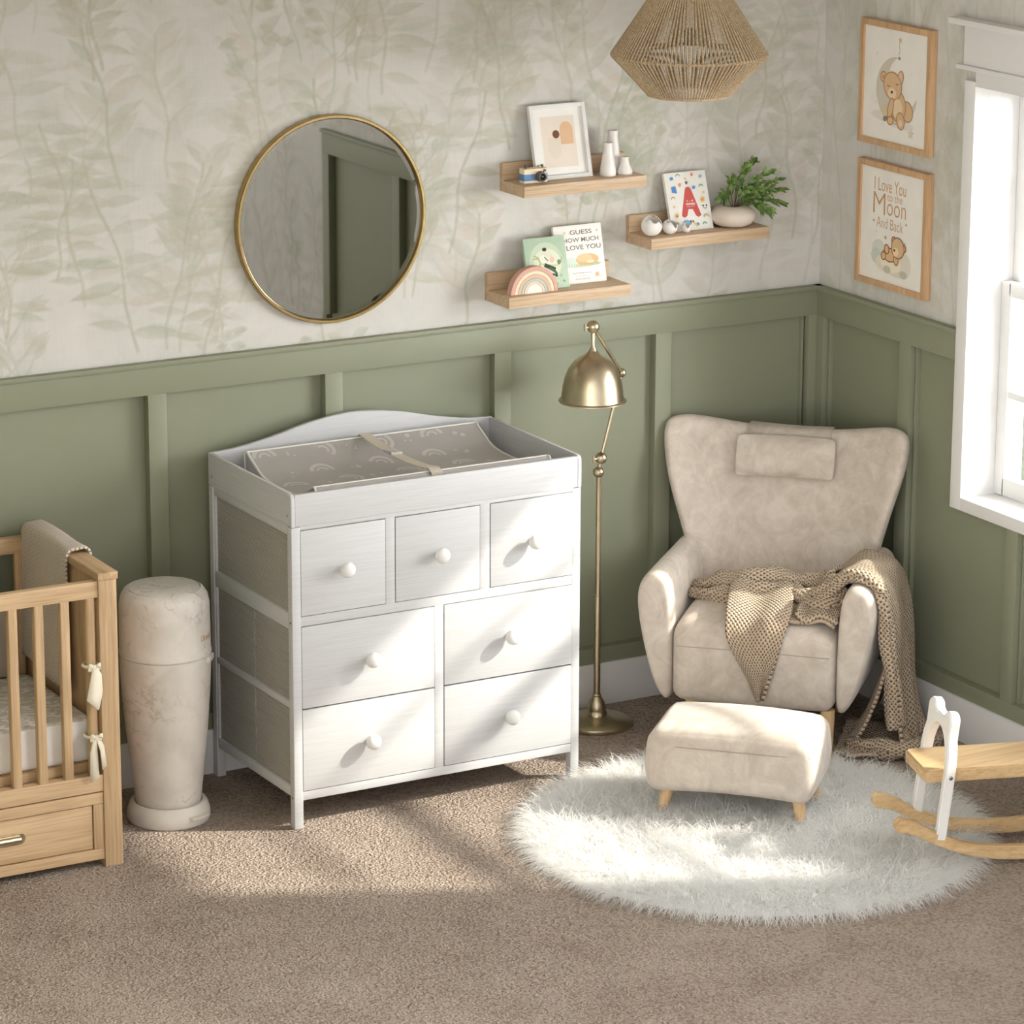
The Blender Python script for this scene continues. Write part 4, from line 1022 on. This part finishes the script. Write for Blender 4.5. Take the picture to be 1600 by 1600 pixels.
for jp, jr in ((J1, .0185), (J2, .0195), (EL, .015), (TB, .021)):
    bm = BM(); ball(bm, jp, jr)
    if jp is J1: tube(bm, [J1, J2], .006, 10)
    obj('joint', bm, BRS, fl)
bm = BM(); tube(bm, [J2, EL], .006, 12); obj('lower_arm', bm, BRS, fl)
bm = BM(); tube(bm, [EL, TB], .0058, 12); obj('upper_arm', bm, BRS, fl)
for p, s_ in ((J2, -1), (TB, -1)):
    bm = BM(); tube(bm, [p, p+Vector((-.030, -.004, 0))], .0035, 8); tube(bm, [p+Vector((-.030, -.004, -.010)), p+Vector((-.032, -.004, .012))], [.005, .004], 8); obj('thumbscrew', bm, BRS, fl)
bm = BM(); zt = 1.285; SXc, SYc = TB.x, TB.y
lathe(bm, [(.0065, TB.z), (.0065, zt+.012), (.012, zt+.004), (.014, zt-.002)], (SXc, SYc, 0), 20); obj('neck', bm, BRS, fl)
bm = BM(); pro = [(.013, zt), (.022, zt-.010), (.030, zt-.017), (.033, zt-.018), (.040, zt-.022), (.060, zt-.036), (.078, zt-.060), (.090, zt-.088), (.097, zt-.120), (.1005, zt-.150), (.102, zt-.160), (.109, zt-.163), (.109, zt-.167), (.104, zt-.168)]
lathe(bm, pro+[(.098, zt-.160), (.094, zt-.120), (.087, zt-.09), (.075, zt-.063), (.057, zt-.04), (.03, zt-.022), (.0, zt-.018)], (SXc, SYc, 0), 56, cap=False); obj('shade', bm, BRS, fl, smooth=50)

def rbox(bm, hx, hy, hz, r, fn, cuts=15):
    """box with round edges and corners, every point then passed through fn(x, y, z, a, b, c)"""
    t = bmesh.new(); bmesh.ops.create_cube(t, size=2); bmesh.ops.subdivide_edges(t, edges=t.edges[:], cuts=cuts, use_grid_fill=True)
    f = lambda a: (1-(1-abs(a))**1.7)*(1 if a > 0 else -1)
    for v in t.verts:
        a, b, c = f(v.co.x), f(v.co.y), f(v.co.z); p = Vector((a*hx, b*hy, c*hz))
        q = Vector((max(-(hx-r), min(hx-r, p.x)), max(-(hy-r), min(hy-r, p.y)), max(-(hz-r), min(hz-r, p.z)))); d_ = p-q
        if d_.length > 1e-9: p = q+d_.normalized()*r
        v.co = fn(p.x, p.y, p.z, a, b, c)
    merge(bm, t); return bm

# ================================================================== ARMCHAIR (faces out of the corner)
E1 = Vector((S2, -S2, 0)); D1 = Vector((-S2, -S2, 0))
def K(u, v, z): return E1*u+D1*v+Vector((0, 0, z))
VEL = velvet()
ch = thing('armchair', 'beige velvet wingback armchair with headrest cushion in the room corner', 'armchair', K(0, .7, 0))
# back
bm = BM(); ns, nt = 14, 12; Wt = [(.25, .262), (.40, .285), (.50, .305), (.60, .328), (.70, .354), (.80, .384), (.90, .408), (1.01, .402)]
def backpt(s_, t_, off):
    ztop = .932+.078*abs(s_)**1.9-.030*max(0, (abs(s_)-.78)/.22)**2
    z = .25+(ztop-.25)*t_
    u = interp(z, Wt)*s_
    wing = .02+.15*min(1, max(0, (z-.35)/.4)); v = .478-.275*(z-.4)+wing*abs(s_)**2.4
    slope = Vector((-wing*2.4*abs(s_)**1.4*(1 if s_ > 0 else -1)/max(.2, interp(z, Wt)), 1, .275)).normalized()
    return K(u-.012-slope.x*off*.25, v-max(.8, slope.y)*off, z-slope.z*off)
def ring_of(t_, inset, off):
    return None
T = .085
Fv = [[bm.verts.new(backpt(-1+2*i/ns, j/nt, 0)) for i in range(ns+1)] for j in range(nt+1)]
Bv = [[bm.verts.new(backpt(-1+2*i/ns, j/nt, T)) for i in range(ns+1)] for j in range(nt+1)]
for j in range(nt):
    for i in range(ns):
        bm.faces.new((Fv[j][i], Fv[j][i+1], Fv[j+1][i+1], Fv[j+1][i])); bm.faces.new((Bv[j][i+1], Bv[j][i], Bv[j+1][i], Bv[j+1][i+1]))
    bm.faces.new((Fv[j+1][0], Bv[j+1][0], Bv[j][0], Fv[j][0])); bm.faces.new((Fv[j][ns], Bv[j][ns], Bv[j+1][ns], Fv[j+1][ns]))
for i in range(ns):
    bm.faces.new((Fv[nt][i], Fv[nt][i+1], Bv[nt][i+1], Bv[nt][i])); bm.faces.new((Fv[0][i+1], Fv[0][i], Bv[0][i], Bv[0][i+1]))
obj('backrest', bm, VEL, ch, smooth=180, sub=2)
# arms
for sg in (-1, 1):
    sec = [(.268, .150), (.300, .150), (.335, .22), (.372, .36), (.390, .47), (.388, .53), (.366, .572), (.330, .586), (.296, .574), (.276, .53), (.270, .42), (.268, .28)]
    rings = []
    for v, ki, ko, zt_ in ((.985, .35, .35, 1), (.985, .80, .80, 1), (.972, .97, .97, 1), (.95, 1, 1, 1), (.82, 1, 1, .995), (.68, 1, .98, .99), (.56, 1, .93, .99), (.48, 1, .86, 1.0), (.42, 1, .78, 1.0)):
        cu, cz = .325, .40
        pts = []
        for (u, z) in sec:
            if ki < 1: u, z = cu+(u-cu)*ki, cz+(z-cz)*(ki*.5+.5 if ki < .9 else ki)
            if ko < 1 and u > .30 and ki == 1: u = .30+(u-.30)*ko
            zz = .15+(z-.15)*zt_ if z > .5 else z
            pts.append(K(sg*u, v, zz))
        rings.append(pts if sg > 0 else pts[::-1])
    bm = BM(); loft(bm, rings); obj('armrest', bm, VEL, ch, smooth=180, sub=2)
# seat: upholstered block with a domed top
def seatfn(x, y, z, a_, b_, c_):
    zz = .297+z
    if c_ > 0: zz += c_*(.030*(1-a_*a_)*(1-.4*b_*b_)-.028*max(0, b_)**3)
    return K(x, .735+y, zz)
bm = BM(); rbox(bm, .267, .268, .138, .045, seatfn); obj('seat', bm, VEL, ch, smooth=180)
bm = BM(); tube(bm, catmull([K(-.250, 1.0025, .350), K(-.13, 1.0035, .352), K(.0, 1.0035, .352), K(.13, 1.0035, .352), K(.250, 1.0025, .350)], 4), .0016, 6); obj('seam', bm, flat('seam_thread', srgb(176, 160, 145), .9), ch)
for u, v in ((-.205, .945), (.243, .955), (-.2, .47), (.2, .47)):
    bm = BM(); lathe(bm, [(.017, 0), (.0185, .004), (.0235, .165)], K(u, v, 0), 24); obj('leg', bm, beech('z'), ch)
# headrest cushion with its strap over the top
bm = BM(); t = bmesh.new(); bmesh.ops.create_cube(t, size=1); bmesh.ops.subdivide_edges(t, edges=t.edges[:], cuts=7, use_grid_fill=True)
cu, cz = -.022, .848
for v in t.verts:
    a_, b_, c_ = v.co.x*2, v.co.y*2, v.co.z*2
    puff = (1-a_**6)*(1-c_**4)
    u = cu+.166*a_*(1-.02*(c_*c_)); z = cz+.066*c_-.008*c_*(1-a_*a_)*0; w_ = .004+.030*puff
    vb = .478-.275*(z-.4)+.16*abs(u/.39)**2.4
    v.co = K(u, vb+.034+b_*w_, z+.010*a_*-0)
merge(bm, t); hr = obj('headrest_cushion', bm, VEL, ch, smooth=180, sub=1)
bm = BM(); vs = []
for (dv, z) in ((.010, .892), (.006, .908), (.002, .918), (-.02, .926), (-.06, .924), (-.096, .905), (-.10, .86)):
    vb = .478-.275*(min(z, .935)-.4)
    vs.append([bm.verts.new(K(cu+q*.140, vb+dv+.02*0+.16*abs((cu+q*.14)/.39)**2.4, z+.055*abs((cu+q*.14)/.40)**1.9*(1 if z > .92 else .3))) for q in (-1, -.5, 0, .5, 1)])
for A, B in zip(vs, vs[1:]):
    for q in range(4): bm.faces.new((A[q], A[q+1], B[q+1], B[q]))
obj('headrest_strap', bm, VEL, hr, smooth=180, solid=.006)

# ================================================================== THROW BLANKET on the chair
bm = BM()
def f1(p, r, c):
    k_ = max(0, r-.42)/.58
    o_ = .020*k_*math.sin(c*19+1.2*math.sin(r*5))+.006*math.sin(c*9+r*14)
    return p+E1*o_+D1*(.014*k_*math.cos(c*13+r*4))
path = [(.11, .478), (.17, .50), (.235, .560), (.285, .598), (.335, .606), (.392, .582), (.420, .50), (.440, .36), (.455, .20), (.478, .075), (.50, .028), (.535, .020)]
ext = [(.60, .80), (.60, .84), (.60, .87), (.61, .895), (.62, .91), (.60, .92), (.58, .915), (.57, .905), (.57, .91), (.58, .92), (.60, .93), (.62, .93)]
sheet(bm, [[K(u+.006*math.sin(q*3+i), a_+(b_-a_)*q/4, z+.006*math.sin(q*2.3+i*.8)) for q in range(5)] for i, ((u, z), (a_, b_)) in enumerate(zip(path, ext))], 5, f1)
# rolled front hem on top of the arm
def roll(pts, rad, n=14, amp=.2, flatz=.8):
    P = catmull(pts, 6); Rd = catmull([(r,) for r in rad], 6); uvl = bm.loops.layers.uv.verify(); rings = []
    for i, p in enumerate(P):
        p = Vector(p); d_ = Vector(P[min(i+1, len(P)-1)])-Vector(P[max(i-1, 0)]); x_, y_ = frame_of(d_)
        ring = []
        for k in range(n+1):
            q = 2*PI*k/n; r = float(Rd[i][0])*(1+amp*math.sin(2*q+i*.55)+amp*.6*math.sin(5*q-i*.35+1))
            o_ = x_*math.cos(q)*r+y_*math.sin(q)*r; o_.z *= flatz; ring.append(p+o_)
        ring[n] = ring[0].copy(); rings.append([bm.verts.new(v) for v in ring])
    L = 0
    for i in range(len(rings)-1):
        dl = (Vector(P[i+1])-Vector(P[i])).length
        for k in range(n):
            f = bm.faces.new((rings[i][k], rings[i][k+1], rings[i+1][k+1], rings[i+1][k])); rr_ = float(Rd[i][0])
            for lp, (a_, b_) in zip(f.loops, ((L, k), (L, k+1), (L+dl, k+1), (L+dl, k))): lp[uvl].uv = (b_/n*2*PI*rr_, a_)
        L += dl
roll([K(.14, .80, .49), K(.20, .845, .52), K(.252, .875, .572), K(.30, .895, .600), K(.35, .905, .598), K(.392, .91, .562), K(.408, .91, .50), K(.42, .90, .40), K(.44, .89, .25), K(.455, .885, .10)], [.022, .026, .024, .020, .018, .017, .018, .020, .022, .024])
# bunched cloth across the seat
roll([K(-.262, .66, .452), K(-.20, .70, .470), K(-.14, .72, .492), K(-.05, .72, .505), K(.04, .70, .505), K(.10, .69, .50), K(.18, .70, .51), K(.24, .72, .54)], [.026, .032, .044, .048, .046, .034, .044, .040], amp=.16)
roll([K(-.262, .72, .450), K(-.19, .77, .462), K(-.12, .80, .474), K(-.02, .79, .492), K(.07, .79, .492)], [.016, .022, .032, .034, .020], amp=.2)
roll([K(.07, .74, .495), K(.12, .80, .480), K(.18, .84, .480), K(.235, .84, .500), K(.258, .82, .54)], [.026, .040, .046, .042, .03], amp=.18)
# corner hanging over the seat front
def f3(p, r, c): return p+Vector((0, 0, .010*math.sin(c*9+r*3)*(1-r)))+D1*(.007*math.sin(c*8+r*5))
tri = [(.76, .516, -.115, .085), (.84, .497, -.11, .10), (.92, .480, -.10, .112), (.985, .452, -.09, .112), (1.018, .400, -.082, .100), (1.024, .33, -.05, .082), (1.024, .26, -.008, .06), (1.022, .195, .024, .042)]
sheet(bm, [[K(a_+(b_-a_)*q/4, v+.004*math.sin(q*2), z) for q in range(5)] for v, z, a_, b_ in tri], 5, f3)
# flat folded edge on the seat
sheet(bm, [[K(.08+.045*q, v+.012*math.sin(q*1.9), z+.008*math.sin(q*2.6+.5)) for q in range(5)] for v, z in ((.78, .475), (.86, .468), (.92, .458), (.955, .450))], 4)
sheet(bm, [[K(.13+.034*q, v+.012*math.sin(q*1.9), z+.012*math.sin(q*2.6+1.5)) for q in range(5)] for v, z in ((.80, .490), (.88, .482), (.94, .470), (.945, .460))], 4)
# strip falling behind, under the arm, and the pool on the carpet
sheet(bm, [[K(u+.010*math.sin(q*2.2), v0+.058*q, z) for q in range(5)] for u, z, v0 in ((.425, .46, .66), (.415, .34, .66), (.385, .22, .65), (.340, .10, .64), (.300, .035, .63), (.265, .018, .62))], 5, lambda p, r, c: p+E1*(.014*math.sin(c*14)*r))
sheet(bm, [[K(.262+.075*i, .60+.085*q+.02*math.sin(i*1.7), .014+.034*max(0, math.sin(q*1.35+i*.8))*(1 if 0 < q < 4 else 0)) for q in range(5)] for i in range(5)], 5, lambda p, r, c: p+Vector((0, 0, .008*abs(math.sin(c*11+r*9)))))
roll([K(.30, .87, .028), K(.37, .895, .032), K(.44, .91, .034), K(.50, .88, .032), K(.55, .80, .028), K(.56, .70, .024)], [.018, .026, .032, .030, .026, .018], amp=.2)
kn = knit('throw_knit', srgb(204, 184, 160), srgb(194, 172, 148), srgb(112, 92, 74), 72, 56, .28, .009)
tag(obj('throw_blanket', raw('throw_blanket', bm), kn, loc=K(.2, .8, .45), smooth=180, solid=.011), 'tan chunky knit throw draped over the armchair seat and one armrest', 'blanket')

# ================================================================== OTTOMAN
ot = thing('ottoman', 'low beige velvet footstool standing on the white fur rug', 'footstool', K(.08, 1.512, 0))
def ottfn(x, y, z, a_, b_, c_):
    k_ = 1-.03*max(0, c_)-.035*max(0, -c_)**2
    bul = 1+.018*(1-c_*c_)
    zz = .186+z+(c_*.024*(1-a_**2)*(1-b_**2*.7) if c_ > 0 else c_*-.012*(1-a_**2))
    return K(.070+x*k_*bul, 1.512+y*k_*bul, zz)
bm = BM(); rbox(bm, .260, .168, .101, .036, ottfn); obj('cushion', bm, VEL, ot, smooth=180)
bm = BM(); tube(bm, catmull([K(-.160, 1.668, .243), K(-.08, 1.6795, .2445), K(.08, 1.6825, .245), K(.24, 1.6795, .2445), K(.320, 1.668, .243)], 4), .0013, 6); obj('seam', bm, flat('seam_thread', srgb(176, 160, 145), .9), ot)
for u, v, du, dv in ((-.125, 1.610, -1, 1), (.275, 1.610, 1, 1), (-.125, 1.415, -1, -1), (.275, 1.415, 1, -1)):
    bm = BM(); tube(bm, [K(u+du*.022, v+dv*.022, 0.0), K(u, v, .105)], [.0125, .022], 20); obj('leg', bm, beech('z'), ot)

# ================================================================== FUR RUG
RX, RY, RR = -1.098, -1.328, .688
rng = np.random.default_rng(5); N = 48000
rad = RR*np.sqrt(rng.random(N)); ang = rng.random(N)*2*PI
rx_, ry_ = RX+rad*np.cos(ang), RY+rad*np.sin(ang)
# locks: neighbouring strands share a lean
cs = .026; cxi = np.floor(rx_/cs+rng.normal(0, .22, N)).astype(int); cyi = np.floor(ry_/cs+rng.normal(0, .22, N)).astype(int)
hsh = (np.abs(cxi*73856093 ^ cyi*19349663) % 100003)/100003.0; hsh2 = (np.abs(cxi*83492791 ^ cyi*29349679) % 99991)/99991.0
la = hsh*2*PI; edge = np.clip((rad/RR-.72)/.28, 0, 1)
dx = np.cos(la)*(1-edge*.7)*.6+np.cos(ang)*edge*1.1+rng.normal(0, .42, N); dy = np.sin(la)*(1-edge*.7)*.6+np.sin(ang)*edge*1.1+rng.normal(0, .42, N)
dx -= .15; dy -= .18
L = (.052+.060*rng.random(N)+.020*hsh2)*(1-.02*edge); segs = 5
wv = .0009+.0007*rng.random(N)
V = np.zeros((N, segs*2+1, 3)); px_, py_, pz_ = rx_.copy(), ry_.copy(), np.full(N, .006)
curl = rng.normal(0, .5, N)
hl = np.hypot(dx, dy)+1e-6; ux_, uy_ = dx/hl, dy/hl
for i in range(segs+1):
    tt = i/segs
    wd = wv*(1-tt*.85)
    sxx, syy = -uy_, ux_
    if i < segs:
        V[:, 2*i] = np.stack([px_-sxx*wd, py_-syy*wd, pz_], 1); V[:, 2*i+1] = np.stack([px_+sxx*wd, py_+syy*wd, pz_], 1)
    else: V[:, 2*i] = np.stack([px_, py_, pz_], 1)
    el = 1.08-np.clip(hl, .2, 1.3)*.50-tt*(.80+.5*np.clip(hl, .2, 1.2))
    st_ = L/segs; ca, sa = np.cos(curl*tt), np.sin(curl*tt); hx, hy = ux_*ca-uy_*sa, ux_*sa+uy_*ca
    px_ = px_+hx*np.cos(el)*st_; py_ = py_+hy*np.cos(el)*st_; pz_ = np.maximum(pz_+np.sin(el)*st_, .004)
nv = segs*2+1; faces4 = np.array([[2*i, 2*i+1, 2*i+3, 2*i+2] for i in range(segs-1)]); tri3 = np.array([2*segs-2, 2*segs-1, 2*segs])
off = (np.arange(N)*nv)[:, None]
# backing disc
dn = 64; disc = np.array([[RX+RR*math.cos(2*PI*i/dn), RY+RR*math.sin(2*PI*i/dn), .008] for i in range(dn)])
verts = np.concatenate([V.reshape(-1, 3), disc])
q4 = (off[:, None, :]+faces4[None]).reshape(-1, 4); q3 = (off+tri3[None]).reshape(-1, 3)
loops = np.concatenate([q4.ravel(), q3.ravel(), np.arange(dn)+N*nv]); tot = np.concatenate([np.full(len(q4), 4), np.full(len(q3), 3), [dn]])
start = np.concatenate([[0], np.cumsum(tot)[:-1]])
me = bpy.data.meshes.new('fur_rug'); me.vertices.add(len(verts)); me.vertices.foreach_set('co', verts.astype(np.float32).ravel())
me.loops.add(len(loops)); me.loops.foreach_set('vertex_index', loops.astype(np.int32)); me.polygons.add(len(tot))
me.polygons.foreach_set('loop_start', start.astype(np.int32)); me.update(calc_edges=True); me.validate(); me.shade_smooth()
t = NT('white_fur'); t.set(Roughness=.6); t.b.inputs['Sheen Weight'].default_value = .6; t.b.inputs['Specular IOR Level'].default_value = .2
t.l(t.ramp(t.noise(t.coord(), 9, 4), [(.3, srgb(246, 245, 244)), (.7, srgb(252, 252, 251))]), t.b.inputs['Base Color'])
tl = t.n('ShaderNodeBsdfTranslucent'); tl.inputs[0].default_value = (.985, .98, .97, 1); ms_ = t.n('ShaderNodeMixShader'); ms_.inputs[0].default_value = .5
t.l(t.b.outputs[0], ms_.inputs[1]); t.l(tl.outputs[0], ms_.inputs[2]); t.l(ms_.outputs[0], t.out.inputs[0])
tag(obj('fur_rug', me, t.m, loc=(RX, RY, 0), smooth=180), 'round white shaggy fur rug on the carpet under the footstool', 'rug')

# ================================================================== ROCKING TOY
ha = Vector((.95, -.31, 0)).normalized(); hb = Vector((-.31, -.95, 0)).normalized(); HO = Vector((-.763, -1.709, 0))
def Hh(a_, w_, z): return HO+ha*a_+hb*w_+Vector((0, 0, z))
ro = thing('rocking_horse', 'wooden rocking toy with a white bear-eared handle at right edge', 'rocking toy', Hh(.27, 0, 0))
# rocker outline (a, z)
upc = [(-.098, .166), (-.075, .160), (-.045, .150), (0, .122), (.05, .097), (.12, .072), (.20, .060), (.30, .055), (.40, .060), (.50, .075), (.58, .098), (.635, .125)]
loc_ = [(.645, .090), (.58, .058), (.50, .034), (.40, .016), (.30, .011), (.20, .018), (.12, .034), (.04, .064), (-.01, .088), (-.05, .108), (-.075, .116), (-.098, .120), (-.110, .134), (-.112, .150)]
up = [tuple(p) for p in catmull(upc, 4)]; lo = [tuple(p) for p in catmull(loc_, 4)]
for w0 in (-.124, .100):
    bm = BM(); prism(bm, up+lo, Hh(0, w0, 0), ha, (0, 0, 1), hb, .026, .004); obj('rocker', bm, pine('x'), ro)
bm = BM()
o = [(-.012, -.100), (.0, -.104), (.53, -.104), (.54, -.094), (.54, .094), (.53, .104), (.0, .104), (-.012, .100), (-.018, .085), (-.018, -.085)]
prism(bm, o, Hh(0, 0, .262), ha, hb, (0, 0, 1), .040, .005); obj('seat', bm, pine('x'), ro)
# white arched handle with two round ears; leans back as it rises
lean = Vector((ha.x*.11, ha.y*.11, 1)).normalized()
def arch(zb, zt, hw, th):
    return [(w_, z) for w_, z in zb]
out = [(-.128, 0), (-.1285, .20), (-.127, .26)]
ow, iw = .127, .097; z0 = .205; ro_, ri_ = .178, .150
out = [(-ow, 0.0), (-ow, .12), (-ow, z0)]+[(-ow*math.cos(q), z0+.165*math.sin(q)) for q in np.linspace(.15, .62, 5)]
ear = lambda sg: [(sg*.072+.033*math.cos(q), z0+.128+.030*math.sin(q)+.018) for q in (np.linspace(PI*1.05, PI*.12, 9) if sg < 0 else np.linspace(PI*.88, -PI*.05, 9))]
out += ear(-1)+[(-.025, z0+.150), (0, z0+.152), (.025, z0+.150)]+ear(1)
out += [(ow*math.cos(q), z0+.165*math.sin(q)) for q in np.linspace(.62, .15, 5)]+[(ow, z0), (ow, .12), (ow, 0)]
inn = [(iw+.004, 0), (iw+.004, .12), (iw, z0)]+[(iw*math.cos(q), z0+.118*math.sin(q)) for q in np.linspace(.15, PI-.15, 15)]+[(-iw, z0), (-iw-.004, .12), (-iw-.004, 0)]
bm = BM(); n_ = (ha-lean*ha.dot(lean)).normalized()
prism(bm, out+inn, Hh(.016, 0, .092), hb, lean, n_, .031, .004)
hd = obj('handle', bm, flat('toy_white', srgb(238, 236, 233), .35), ro, label='white arched handle with two ears')
for sg in (-1, 1):
    bm = BM(); lathe(bm, [(.006, 0), (.006, .002), (.003, .0035), (0, .0035)], Hh(.054, sg*ow, .282), 14, axis=hb*sg); obj('screw', bm, flat('screw_steel', srgb(150, 148, 145), .4, 1), ro)
bm = BM(); box(bm, -.015, .015, -.124, .124, -.09, .09, .003)
bmesh.ops.transform(bm, matrix=Matrix.Translation(Hh(.50, 0, .165)) @ Matrix(((ha.x, hb.x, 0, 0), (ha.y, hb.y, 0, 0), (0, 0, 1, 0), (0, 0, 0, 1))), verts=bm.verts)
obj('rear_support', bm, flat('toy_white', srgb(238, 236, 233), .35), ro)
